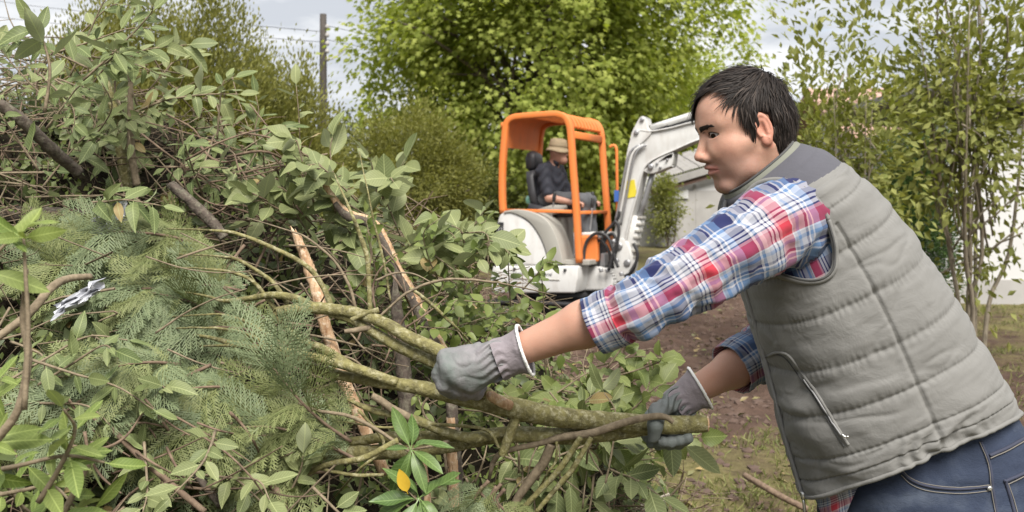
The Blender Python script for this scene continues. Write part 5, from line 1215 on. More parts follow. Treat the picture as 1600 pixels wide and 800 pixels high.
SEAMS = [-.3, .82, 1.55, 2.72, 3.65, 4.62, 5.6, 6.6, 7.25, 8.6, 10.4]
def vest():
    nv, m = 300, 420; v = np.linspace(0.0, 9.7, nv)[:, None]; ph, per = even_phi(m); ph = ph[None]
    Pt = torso(v, ph); N = grid_normals(Pt)
    if np.mean(N[100, 100] * [0, -1, 0]) < 0: N = -N
    # puffed quilting between the seams, soft creases, gathered hem
    vv = np.repeat(v + .10 * np.sin(ph - .3) * (v > 1.2), 1, 1) + 0 * ph; sm = np.array(SEAMS); k = np.clip(np.searchsorted(sm, vv) - 1, 0, len(sm) - 2)
    t = (vv - sm[k]) / (sm[k + 1] - sm[k]); puff = 1 - np.abs(2 * t - 1)**8; amp = np.where(vv > 7.25, .002, np.where(vv < .82, .003, .0050))
    d = amp * puff
    d += .0065 * fbm(Pt * np.array([13, 10, 13]), 3) * (vv < 7.3)
    # drag creases running along the quilt rows
    ex = np.array([.9, 0, .42]); al = Pt @ ex; up = Pt @ np.array([-.42, 0, .9])
    d += .0045 * fbm(np.stack([al * 7, up * 34, 0 * al + 3], -1), 3) * (vv < 7)
    rd = np.abs(fbm(np.stack([al * 5 + 3, up * 15, Pt[..., 1] * 6], -1), 3)); d -= .0022 * np.exp(-(rd / .07)**2) * (vv < 7.2)
    ds = np.min(np.abs(vv[..., None] - sm), -1) * .085; d += .0009 * np.exp(-(ds / .010)**2) * np.sin(ph * 95 + 5 * vnoise(np.stack([ph * 9 + 0 * vv, vv * 2, 0 * vv], -1))) * (vv < 7)
    d -= .0055 * np.exp(-((ph - math.radians(92)) * .20 / .0028)**2) * (vv < 6.2)
    gath = np.exp(-((ph - math.radians(94)) / .30)**2) * np.clip((1.75 - vv) / .8, 0, 1)
    d += gath * (.0055 * np.sin(ph * 38 + 2.5 * np.sin(ph * 9) + 2.0 * np.sin(vv * 3)) + .006 * fbm(np.stack([ph * 14 + 0 * vv, vv * 2, 0 * vv], -1), 2) - .004)
    low = np.exp(-((ph - .45) / .35)**2) * np.clip((4.4 - vv) / 1.0, 0, 1); d += low * .007 * np.sin((Pt[..., 0] * 30 + Pt[..., 2] * 42))
    Pt = Pt + N * d[..., None]
    V = Pt.reshape(-1, 3); FQ = grid_faces(nv, m)
    cen = V[FQ].mean(1); near = cen[:, 1] < 1.93; inh = (in_armhole(cen) < 1) & near
    far = cen.copy(); far[:, 1] = 4.04 - far[:, 1]; inh |= (in_armhole(far) < 1) & (cen[:, 1] > 2.11)
    vf = (FQ[:, 0] // m); vfv = (v[:, 0])[vf]; pf = ph[0][FQ[:, 0] % m]
    front_gap = (np.abs((pf + math.pi) % (2 * math.pi) - math.pi) < .02)
    FQ = FQ[~inh]; vfv = vfv[~inh]; pf = pf[~inh]
    yk = vfv > 7.5 + .25 * np.cos(pf)
    vo = add('vest', V, FQ[~yk], M_VEST, man); add('yoke', V, FQ[yk], M_YOKE, man).parent = vo
    # piping round the armhole, from the hole's edge on the shell
    a = np.linspace(0, 2 * math.pi, 90, endpoint=False); an = math.radians(20)
    for side in (0, 1):
        pts = []
        for aa in a:
            lx, lz = ARM_R[0] * math.cos(aa), ARM_R[1] * math.sin(aa); lx = lx + .020 * (lz / .1)**2 * (lz < 0)
            x = ARM_C[0] + lx * math.cos(an) - lz * math.sin(an); z = ARM_C[2] + lx * math.sin(an) + lz * math.cos(an)
            tgt = Pt.reshape(-1, 3); mk = (tgt[:, 1] < 1.95) if side == 0 else (tgt[:, 1] > 2.09)
            q = tgt[mk]; i = np.argmin((q[:, 0] - x)**2 + (q[:, 2] - z)**2); pts.append([x, q[i, 1], z])
        pts = np.array(pts); yy = pts[:, 1]; w = np.hanning(9); w /= w.sum(); pts[:, 1] = np.convolve(np.concatenate([yy[-4:], yy, yy[:4]]), w, 'valid')
        pts = np.vstack([pts, pts[:1]])
        add('armhole_binding', *tube(pts, .0062, 8, 182), M_VEST, man).parent = vo
        off = (-.0055 if side == 0 else .0055); q = pts.copy(); q[:, 1] += off; c0 = pts.mean(0); q[:, [0, 2]] = c0[[0, 2]] + (q[:, [0, 2]] - c0[[0, 2]]) * .965
        add('armhole_piping', *tube(q, .0022, 6, 182), M_PIPE, man).parent = vo
    hem = np.vstack([Pt[0], Pt[:1, 0]]); add('hem_binding', *tube(hem[::3], .0045, 6, 281), M_VEST, man).parent = vo
    # stitched seams: thin dark cords sunk in the folds
    for s in (1.55, 2.72, 3.65, 4.62, 5.6, .82):
        i = np.argmin(np.abs(v[:, 0] - s)); 
    # collar: stand-up band with lining
    ph2 = np.linspace(0, 2 * math.pi, 121)[:-1]
    prof = [(9.35, .0), (9.8, .004), (10.0, .007), (10.0, .018), (10.0, .030), (10.0, .036), (10.0, .030), (10.0, .012)]
    base = torso(np.full(120, 9.75), ph2); f3, b3 = base[0], base[60]; axis = unit(np.cross(f3 - b3, [0, -1.0, 0])); axis = axis if axis[2] > 0 else -axis
    c0 = base.mean(0); rows = []
    for k, (h, ins) in enumerate([(-.020, .004), (-.012, .005), (-.004, .006), (.004, .004), (.010, .0), (.012, -.004), (.010, -.008), (.0, -.009), (-.02, -.008)]):
        r = c0 + (base - c0) * (1 + (ins - .012 * max(0, h) / .03 * .5) / .09) + axis * h + np.array([-.03, 0, .0]) * max(0, h); rows.append(r)
    R_ = np.array(rows); add('collar', R_.reshape(-1, 3), grid_faces(len(rows), 120), M_COLLAR, man).parent = vo
    add('collar_edge', *tube(np.vstack([R_[4], R_[4][:1]])[::2], .0028, 6, 121), M_PIPE, man).parent = vo
    # front zip
    vz = np.linspace(0, 9.6, 60); zl = torso(vz, np.full(60, math.radians(3.0))); zl = zl + unit(zl - torso(vz, np.full(60, math.pi))) * .006
    z = add('zip', *tube(zl, .0042, 6, 120), M_ZIP, man); z.parent = vo
    zp = MB(); b0 = zl[0] + [-.002, -.006, .012]
    zp.tube([b0, b0 + [0, -.002, -.014]], [.006, .005], 8, 4); zp.tube([b0 + [0, -.002, -.014], b0 + [.002, -.003, -.035], b0 + [.004, -.003, -.05]], [.0028, .0034, .0026], 6, 8); o = zp.obj('zip_pull', M_METAL, man); o.parent = vo
    return vo, Pt
VEST, VEST_PT = vest()

def on_mesh(o, pts, lift=0.0):
    """the point of mesh o that lies under each given place of the photograph"""
    from mathutils.bvhtree import BVHTree
    me = o.data; t = BVHTree.FromPolygons([v.co[:] for v in me.vertices], [tuple(p.vertices) for p in me.polygons]); out = []
    for (a, b) in pts:
        d = Vector(((a - 800) / F, 1, (HZ - b) / F)).normalized(); h = t.ray_cast(Vector((0, 0, CAMZ)), d)
        if h[0] is not None:
            n = h[1] if h[1].dot(d) < 0 else -h[1]; out.append(np.array(h[0] + n * lift))
    return np.array(out)
def vest_details():
    pk = bez([(1201, 556), (1216, 551), (1234, 557), (1254, 584), (1276, 614), (1299, 652), (1318, 684), (1327, 697)], 40)
    for nm, off, r, m, lf in (('pocket_welt', (0, 0), .0034, M_VEST, .0), ('pocket_seam', (-6, 3), .0013, M_PIPE, .001)):
        q = on_mesh(VEST, pk[0:] + np.array(off), lf)
        if len(q) > 3: add(nm, *tube(q[::2], r, 6, 60), m, man).parent = VEST
    q = on_mesh(VEST, bez([(1258, 592), (1276, 618), (1297, 652), (1315, 679)], 16), .004); add('pocket_zip', *tube(q, .0016, 6, 40), M_ZIP, man).parent = VEST
    q = on_mesh(VEST, [(1317, 677), (1322, 680), (1327, 679)], .007); add('zip_pull', *tube(q, .0022, 6, 8), M_METAL, man).parent = VEST
vest_details()

# -------- shirt: body and sleeves with the check running along each piece
def sleeve(pts, rad, per_v=1.0, sides=72, n=150, wr=1.0, seed=0, cuff=True, uoff=0.0):
    C = catmull(np.column_stack([PA(pts), rad]), n); R = C[:, 3].copy(); C = C[:, :3]; T, Nn, B = frames(C, (0, 1, 0))
    s = np.concatenate([[0], np.cumsum(np.linalg.norm(np.diff(C, axis=0), axis=1))]); L = s[-1]
    a = np.linspace(0, 2 * math.pi, sides + 1)
    S, A = np.meshgrid(s, a, indexing='ij'); dirs = np.cos(A)[..., None] * Nn[:, None] + np.sin(A)[..., None] * B[:, None]
    e = L - S
    # folds: rings bunched near the cuff and elbow, long drags from the shoulder
    f = .0065 * fbm(np.stack([S * 26 + 1.2 * np.sin(A + seed), np.cos(A) * 1.4 + seed, np.sin(A) * 1.4], -1), 3)
    f += .0028 * (1 - 4 * np.abs(fbm(np.stack([S * 30 + 2 * np.sin(A * 1.0), np.cos(A) * 2.2 + 9, np.sin(A) * 2.2], -1), 2)))
    f += .0050 * fbm(np.stack([S * 9, np.cos(A) * 3.2 + 5 + seed, np.sin(A) * 3.2], -1), 3)
    f += .0030 * np.sin(S * 95 + 2.6 * np.sin(A * 1 + 1.0 + seed)) * np.exp(-(((e - .125) / .05)**2)) * (np.sin(A + 2.3) > -.6)
    d = wr * 1.7 * f * np.clip((S - .06) / .12, .12, 1)
    if cuff:
        cz = np.clip((.062 - e) / .004, 0, 1); d = d * (1 - .55 * cz) + .0045 * cz + .003 * np.clip((e - .062) / .02, 0, 1) * np.exp(-((e - .08) / .02)**2)
    rr = R[:, None] + d; V = C[:, None] + rr[..., None] * dirs
    UV = np.stack([A * R.mean() + uoff, S], -1)
    # turned-in end
    V2 = [V]; U2 = [UV]
    for k, (sc, back) in enumerate(((.965, .0), (.93, -.004), (.90, -.03))):
        V2.append((C[-1] + T[-1] * back + (rr[-1] * sc)[:, None] * dirs[-1])[None]); U2.append(UV[-1:] + [0, .004 * (k + 1)])
    V = np.concatenate(V2); UV = np.concatenate(U2); nn = len(V)
    return V.reshape(-1, 3), grid_faces(nn, sides + 1, False), UV.reshape(-1, 2)
def shirt():
    nv, m = 150, 240; ph, per = even_phi(m); ph = np.append(ph, 2 * math.pi); v = np.linspace(0, 1, nv)[:, None]
    drop = 1.55 * np.exp(-(((ph - .50) / .36)**2)**1.5) + .10 + .95 * np.exp(-((ph - 2.9) / .50)**2)
    lo = .35 - 1.0 * drop; vv = lo[None] + (7.6 - lo[None]) * v; Pt = torso(vv, ph[None] + 0 * vv, 1.0, 2.35, .012 + .012 * np.clip((vv - 5.5) / 1.5, 0, 1))
    N = grid_normals(Pt, False); N = N if (N[60, 60] @ np.array([0, -1, 0])) > 0 else -N
    Pt = Pt + N * (.006 * fbm(Pt * 18, 3) + .004 * fbm(Pt * np.array([9, 9, 40]), 2))[..., None]
    s = vv * .085; UV = np.stack([np.broadcast_to(ph[None] * per / (2 * math.pi), vv.shape) * 1.0, s], -1)
    parts = [(Pt.reshape(-1, 3), grid_faces(nv, m + 1, False), UV.reshape(-1, 2))]
    parts.append(sleeve([(1292, 326, 1.985), (1258, 336, 1.90), (1195, 364, 1.835), (1085, 428, 1.785), (1006, 474, 1.765), (965, 493, 1.78), (926, 510, 1.79)],
                        [.055, .080, .0765, .0605, .0535, .0505, .0480], seed=0))
    parts.append(sleeve([(1290, 400, 2.22), (1262, 450, 2.26), (1230, 505, 2.27), (1198, 547, 2.25), (1165, 563, 2.22), (1143, 577, 2.20)], [.072, .072, .066, .060, .055, .054], seed=4, uoff=.05))
    V = np.vstack([p[0] for p in parts]); off = np.cumsum([0] + [len(p[0]) for p in parts]); FQ = np.vstack([p[1] + o for p, o in zip(parts, off)]); UV = np.vstack([p[2] for p in parts])
    return add('shirt', V, FQ, M_PLAID, man, uv=UV)
SHIRT = shirt()
def shirt_details():
    # under-arm seam seen in the armhole, shirt collar point beneath the chin
    pass
shirt_details()

# -------- jeans
def jeans():
    SJ = [(-1.6, 1280, 672, 1540, 565, .168), (-.3, 1287, 735, 1562, 625, .172), (0, 1285, 760, 1570, 648, .178), (1, 1286, 800, 1606, 702, .187), (2, 1290, 850, 1648, 780, .195), (3, 1296, 900, 1650, 860, .196), (4, 1310, 950, 1625, 930, .19)]
    SJ = np.array(SJ); v = np.linspace(-1.6, 4, 80); c = np.array([np.interp(v, SJ[:, 0], SJ[:, k]) for k in range(1, 6)]); w = np.hanning(13); w /= w.sum()
    c = np.array([np.convolve(np.concatenate([2 * x[0] - x[1:7][::-1], x, 2 * x[-1] - x[-7:-1][::-1]]), w, 'valid') for x in c]); Y = 2.02
    f3 = np.stack([(c[0] - 800) / F * Y, np.full(80, Y), CAMZ + (HZ - c[1]) / F * Y], -1); b3 = np.stack([(c[2] - 800) / F * Y, np.full(80, Y), CAMZ + (HZ - c[3]) / F * Y], -1)
    ph = np.linspace(0, 2 * math.pi, 161)[:-1]; cs = np.sign(np.cos(ph)) * np.abs(np.cos(ph))**.84; sn = np.sign(np.sin(ph)) * np.abs(np.sin(ph))**.84
    Pt = ((f3 + b3) / 2)[:, None] + ((f3 - b3) / 2)[:, None] * cs[None, :, None] + np.array([0, -1., 0]) * (c[4][:, None] * sn[None])[..., None]
    N = grid_normals(Pt); N = N if (N[40, 40] @ np.array([0, -1, 0])) > 0 else -N
    Pt = Pt + N * (.007 * fbm(Pt * 11, 3) + .004 * fbm(Pt * np.array([8, 8, 45]) + 3, 3))[..., None]
    V = [Pt.reshape(-1, 3)]; FQ = [grid_faces(80, 160)]; n = 80 * 160
    hipz = .62
    for sgn, yy, kx in ((-1, 1.915, 0), (1, 2.125, .06)):
        pts = np.array([(.845, yy, .72), (.835 - kx, yy, .60), (.80 - kx, yy + sgn * .005, .45), (.83, yy + sgn * .01, .28), (.87 + kx, yy + sgn * .015, .10), (.88 + kx, yy + sgn * .015, .045)])
        C = catmull(np.column_stack([pts, [.118, .112, .09, .075, .072, .076]]), 60); R = C[:, 3]; C = C[:, :3]; T, Nn, B = frames(C, (0, 1, 0)); a = np.linspace(0, 2 * math.pi, 48, endpoint=False)
        d = .005 * fbm(np.stack(np.broadcast_arrays(C[:, 2][:, None] * 25, np.cos(a)[None] * 1.5 + sgn, np.sin(a)[None] * 1.5), -1), 3)
        q = C[:, None] + (R[:, None] + d)[..., None] * (np.cos(a)[None, :, None] * Nn[:, None] + np.sin(a)[None, :, None] * B[:, None])
        V.append(q.reshape(-1, 3)); FQ.append(grid_faces(60, 48) + n); n += 60 * 48
    j = add('jeans', np.vstack(V), np.vstack(FQ), M_DENIM, man)
    def seam(px, r, m, lift=.001, nm='seam'):
        q = on_mesh(j, bez(px, 24), lift)
        if len(q) > 3: add(nm, *tube(q, r, 6, 48), m, man).parent = j
    seam([(1532, 690), (1546, 725), (1551, 765), (1558, 805)], .0030, M_SEAM); seam([(1529, 690), (1543, 725), (1548, 765), (1555, 805)], .0009, M_THREAD, .003, 'stitching')
    for o, r, m, l in ((0, .0032, M_SEAM, .001), (-3, .0009, M_THREAD, .0028), (7, .0009, M_THREAD, .0012)):
        seam([(1408, 735 + o), (1424, 750 + o), (1452, 760 + o), (1500, 764 + o), (1545, 760 + o)], r, m, l, 'pocket_edge' if r > .002 else 'stitching')
    seam([(1546, 712), (1575, 699), (1604, 683)], .0036, M_SEAM, nm='waistband'); seam([(1546, 716), (1575, 703), (1604, 687)], .0011, M_THREAD, .003, 'stitching')
    for o, r, m, l in ((0, .0034, M_SEAM, .001), (4, .0011, M_THREAD, .002)):
        seam([(1606, 737 + o), (1573 + o, 751 + o), (1571 + o, 753 + o), (1579 + o, 780), (1586 + o, 806)], r, m, l, 'back_pocket' if r > .002 else 'stitching')
    q = on_mesh(j, [(1545, 763)], .003)
    if len(q): add('rivet', *moved((lathe([(0, -.002), (.005, -.002), (.005, .002), (.002, .004), (0, .003)], 12)[0][:, [0, 2, 1]] * [1, -1, 1], lathe([(0, 0)] * 5, 12)[1]), q[0]), M_METAL, man).parent = j
    for yy, kx in ((1.90, 0), (2.14, .06)):
        x = .88 + kx
        sh = lambda p: np.maximum(smin(s_cap(p, (x - .02, yy, .055), (x - .19, yy, .04), .05, .036), s_cap(p, (x + .005, yy, .11), (x + .015, yy, .05), .047, .05), .03), .012 - p[..., 2])
        V, FA = nets(sh, (x - .28, yy - .1, -.01), (x + .1, yy + .1, .18), .008); s = add('shoe', V, FA, m_plain('shoe_leather', (.07, .05, .04), .6), man)
        V, FA = nets(lambda p: np.maximum(np.maximum(sh(p) - .006, p[..., 2] - .026), .0 - p[..., 2]), (x - .28, yy - .1, -.012), (x + .1, yy + .1, .05), .008); add('sole', V, FA, M_RUBBER, man).parent = s
    return j
jeans()

# -------- body: head, neck, arms as one skin
HA, HP = math.radians(11), math.radians(9)
H_F = np.array([-math.cos(HA) * math.cos(HP), -math.sin(HA) * math.cos(HP), -math.sin(HP)]); H_L = unit(np.cross([0, 0, 1.0], H_F)); H_U = np.cross(H_F, H_L)
H_M = np.stack([H_F, H_L, H_U], 1); H_O = np.array([.466, 1.984, 1.529]); H_S = .95
def head_w(p): return H_O + H_S * (np.asarray(p, float) @ H_M.T)
def sym(fn, p): q = p.copy(); q[..., 1] = np.abs(q[..., 1]); return fn(q)
EYE = np.array([.0762, .0285, .0150], np.float32)
def rz(a): c, s = math.cos(a), math.sin(a); return np.array([[c, -s, 0], [s, c, 0], [0, 0, 1]])
def head_sdf(p):
    q = p.copy(); q[..., 1] = np.abs(q[..., 1])
    d = s_ell(q, (-.002, 0, .043), (.095, .074, .088))
    d = smin(d, s_ell(q, (.050, 0, .045), (.044, .060, .055)), .03)                 # forehead
    d = smin(d, s_ell(q, (.040, 0, -.022), (.046, .054, .070)), .025)               # face
    d = smin(d, s_cap(q, (.006, .052, -.035), (.018, .043, -.066), .013, .013), .03)  # jaw
    d = smin(d, s_cap(q, (.018, .043, -.066), (.056, .014, -.094), .014, .015), .028)
    d = smin(d, s_ell(q, (.0625, .006, -.093), (.016, .018, .014)), .016)            # chin
    d = smin(d, s_ell(q, (.052, .042, -.016), (.022, .017, .016)), .030)            # cheekbone
    d = smin(d, s_cap(q, (.012, .062, -.008), (.048, .047, -.014), .007, .010), .026)
    d = smin(d, s_cap(q, (.0880, .010, .0315), (.0705, .042, .0365), .0098, .0090), .016)   # brow
    d = smin(d, s_ell(q, (.048, .032, -.040), (.026, .018, .028)), .024)            # cheek
    d = smin(d, s_ell(q, (.067, 0, -.055), (.0215, .028, .026)), .016)               # muzzle
    d = smax(d, -s_ell(q, (.107, .0295, .0155), (.022, .019, .0125)), .012)           # socket
    d = smin(d, np.linalg.norm(q - EYE, axis=-1) - .0142, .006)                     # lids
    d = smin(d, s_cap(q, (.064, .030, -.006), (.080, .024, -.022), .012, .010), .022)
    d = smin(d, s_ell(q, (.080, .019, -.010), (.013, .011, .020)), .014)
    n = s_cap(q, (.0850, 0, .026), (.1065, 0, -.0215), .0080, .0094)                # nose
    n = smin(n, s_ell(q, (.1090, 0, -.0270), (.0105, .0105, .0090)), .006)
    n = smin(n, s_ell(q, (.0960, .0125, -.0315), (.0125, .0080, .0085)), .006)
    d = smin(d, n, .010)
    d = smax(d, -s_ell(q, (.1015, .0065, -.0405), (.0065, .0035, .0040)), .003)     # nostril
    d = smax(d, -s_cap(q, (.1005, 0, -.044), (.1005, 0, -.050), .0028, .0026), .004)  # philtrum
    lp = smin(s_cap(q, (.0930, .004, -.0498), (.0745, .0280, -.0566), .0066, .0030), s_cap(q, (.0870, 0, -.0632), (.0745, .0250, -.0588), .0080, .0034), .0018)
    d = smin(d, lp, .004)
    d = smax(d, -s_cap(q, (.0975, 0, -.0565), (.0765, .0290, -.0578), .0019, .0012), .002)  # mouth line
    d = smax(d, -s_ell(q, (.0900, 0, -.0785), (.008, .018, .0055)), .008)
    # eye opening
    w, h = .0165, .0064; R = (w * w + h * h) / (2 * h); yz = q[..., 1:3] - np.array([.0305, .0140], np.float32)
    al = np.maximum(np.hypot(yz[..., 0], yz[..., 1] + R - h), np.hypot(yz[..., 0], yz[..., 1] - R + h)) - R
    d = smax(d, -np.maximum(al, EYE[0] - q[..., 0]), .0018)
    # ear: dish with a rim
    Re = rz(-.18) @ np.array([[math.cos(.28), 0, math.sin(.28)], [0, 1, 0], [-math.sin(.28), 0, math.cos(.28)]])
    ec = np.array([-.005, .0755, .013]); eq = (q - ec.astype(np.float32)) @ Re.astype(np.float32)
    shp = s_ell(eq, (0, 0, 0), (.0175, .0070, .0300)); er = np.hypot(eq[..., 0] / .0150, (eq[..., 2] - .002) / .0255)
    rim = np.hypot((er - 1) * .0185, eq[..., 1] - .0035) - .0040
    ear = smin(smax(shp, -s_ell(eq, (.004, .0075, -.001), (.0095, .0062, .0165)), .004), np.where((eq[..., 2] < -.016) & (eq[..., 0] > 0), 1, rim), .003)
    ear = smin(ear, s_ell(eq, (.004, .001, -.0265), (.0090, .0050, .0085)), .006)
    ear = smin(ear, s_cap(eq, (-.004, .004, -.012), (-.007, .004, .014), .0030, .0025), .004)
    ear = smin(ear, s_ell(eq, (.0135, .0015, -.004), (.004, .004, .006)), .004)
    d = smin(d, ear, .005)
    nk = smin(s_cap(p, (-.026, 0, -.030), (-.088, 0, -.190), .056, .062), s_cap(p, (.01, 0, -.062), (-.062, 0, -.20), .036, .050), .03)
    for s in (-1, 1): nk = smin(nk, s_cap(p, (-.020, s * .058, -.030), (-.035, s * .018, -.18), .013, .012), .02)
    return smin(d, nk, .022)
def body():
    V, FQ = nets(head_sdf, (-.17, -.105, -.205), (.135, .105, .145), .0021)
    # colour: warm skin, redder cheeks, nose and ears, shaved beard shade, lips
    c = np.tile(np.array([.45, .28, .205]), (len(V), 1)); x, y, z = V.T; ay = np.abs(y)
    def blend(w, col): c[:] = c * (1 - w[:, None]) + np.array(col) * w[:, None]
    blend(.28 * np.exp(-(((x - .055) / .03)**2 + ((ay - .045) / .022)**2 + ((z + .022) / .022)**2)), (.55, .24, .17))
    blend(.45 * np.exp(-(((x - .105) / .02)**2 + (ay / .016)**2 + ((z + .028) / .016)**2)), (.55, .22, .16))
    blend(.5 * ((ay > .074) & (x < .012)), (.56, .22, .16))
    beard = np.clip((-.030 - z) / .018, 0, 1) * np.clip((x + .005) / .02, 0, 1) * np.clip((z + .125) / .012, 0, 1) * (.75 + .25 * np.clip((.045 - ay) / .02, 0, 1)); blend(.62 * beard, (.24, .17, .145))
    blend(.30 * np.exp(-(((z + .046) / .006)**2 + (ay / .024)**2)) * (x > .08), (.22, .15, .13))
    lw = np.clip(1 - np.abs(z + .0568) / .0105, 0, 1)**.5 * (x > .068) * np.clip((.0295 - ay) / .004, 0, 1); blend(.85 * lw, (.40, .15, .135))
    blend(.40 * np.exp(-((ay - .030)**2 + (z - .016)**2) / .013**2) * (x > .06), (.34, .19, .15))  # eyelid shadow put into the skin colour round the eyes
    c *= (1 + .10 * fbm(V * 60, 3) + .07 * fbm(V * 190, 2))[:, None]; c[:, 1:] *= (1 - .08 * fbm(V * 45 + 9, 2))[:, None]
    W = head_w(V)
    fl = np.array(P(1275, 338, 1.915)); el = np.array(P(1004, 470, 1.785)); wr = np.array(P(806, 549, 1.848)); fr = np.array(P(1262, 440, 2.24)); er = np.array(P(1195, 548, 2.25)); wr2 = np.array(P(1082, 612, 2.125))
    hip = np.array(P(1450, 800, 2.02)); chest = np.array(P(1250, 380, 2.02))
    def bs(p):
        d = smin(s_cap(p, el, el + (wr - el) * .45, .044, .0405), s_cap(p, el + (wr - el) * .45, wr, .0405, .0285), .02)
        d = smin(d, s_cap(p, fl, el, .044, .040), .02)
        a = smin(s_cap(p, er, er + (wr2 - er) * .45, .042, .040), s_cap(p, er + (wr2 - er) * .45, wr2, .040, .028), .02)
        d = smin(d, smin(a, s_cap(p, fr, er, .05, .042), .02), .02)
        t = smin(s_cap(p, chest, hip, .125, .11), s_cap(p, fl, fr, .045, .045), .04); t = smin(t, s_cap(p, chest, np.array(P(1215, 285, 2.0)), .10, .05), .05)
        for yy in (1.915, 2.125): t = smin(t, smin(s_cap(p, (.845, yy, .72), (.80, yy, .45), .085, .06), s_cap(p, (.80, yy, .45), (.88, yy, .08), .055, .04), .03), .05)
        return smin(d, t, .03)
    VB, FB = nets(bs, (-.05, 1.72, .02), (1.05, 2.34, 1.48), .0085)
    cb = np.tile(np.array([.42, .255, .185]), (len(VB), 1)); o = len(W)
    add('body', np.vstack([W, VB]), np.vstack([FQ, FB + o]), M_SKIN, man, col=np.vstack([c, cb]))
    # eyes
    ev, ef = lathe([(0, -1)] + [(math.sin(t), -math.cos(t)) for t in np.linspace(.1, math.pi - .1, 18)] + [(0, 1)], 28)
    white = m_plain('eye_white', (.36, .33, .315), .35, var=.05); iris = m_plain('iris', (.022, .010, .006), .5, spec=.15); pup = m_plain('pupil', (.003, .003, .003), .3, spec=.3)
    for s in (1, -1):
        c0 = EYE * np.array([1, s, 1]); g = unit(np.array([.80, .48, -.32])); a1 = unit(np.cross(g, [0, 0, 1])); a2 = np.cross(a1, g)
        q = (ev[:, 0:1] * a1 + ev[:, 1:2] * a2 + ev[:, 2:3] * g) * .0128; o = add('eye', head_w(c0 + q), ef, white, man)
        for nm, r, rr, m in (('iris', .0064, .01315, iris), ('pupil', .0034, .01335, pup)):
            al = np.linspace(0, 2 * math.pi, 24, endpoint=False); rs = r * np.linspace(1, .05, 6)
            cap_ = np.vstack([c0 + g * math.sqrt(rr**2 - q_**2) + q_ * (np.cos(al)[:, None] * a1 + np.sin(al)[:, None] * a2) for q_ in rs])
            add(nm, head_w(cap_), grid_faces(6, 24), m, man).parent = o
        # upper lashes
        yy = np.linspace(-.0150, .0155, 14); R = (.0165**2 + .0064**2) / (2 * .0064); zz = .0140 + np.sqrt(np.maximum(R * R - (yy)**2, 0)) - R + .0064
        xx = EYE[0] + np.sqrt(np.maximum(.0150**2 - (yy + .0305 - EYE[1])**2 - (zz - EYE[2])**2, 0)) + .0003
        ls = np.column_stack([xx, (yy + .0305) * s, zz]); add('eyelash', *tube(head_w(ls), .0009, 5, 30), M_HAIR, man).parent = o
        # eyebrow: short hairs lying outwards
        mb = MB(); r2 = np.random.default_rng(5)
        for k in range(330):
            t = r2.random(); yb = .006 + .036 * t; zb = .0270 + .0100 * t - .004 * t**3 + r2.normal() * .0023 * (1.1 - .6 * t)
            a = np.array([.2, yb, zb]); 
            xs = np.linspace(.045, .105, 61); dd = head_sdf(np.column_stack([xs, np.full(61, yb), np.full(61, zb)]).astype(np.float32)); x0 = xs[np.where(dd < 0)[0][-1]] if (dd < 0).any() else .08
            a = np.array([x0 + .0004, s * yb, zb]); b = a + np.array([-.002 * t - .0005, s * .0075, .0030 - .0055 * t]) ; b[0] -= .25 * abs(b[1] - a[1]) * (1 + 2 * t)
            mb.tube(head_w([a, (a + b) / 2 + [.0012, 0, .0004], b]), [.0006, .0006, .0002], 4, 3, cap=False)
        mb.obj('eyebrow', M_HAIR, man)
body()

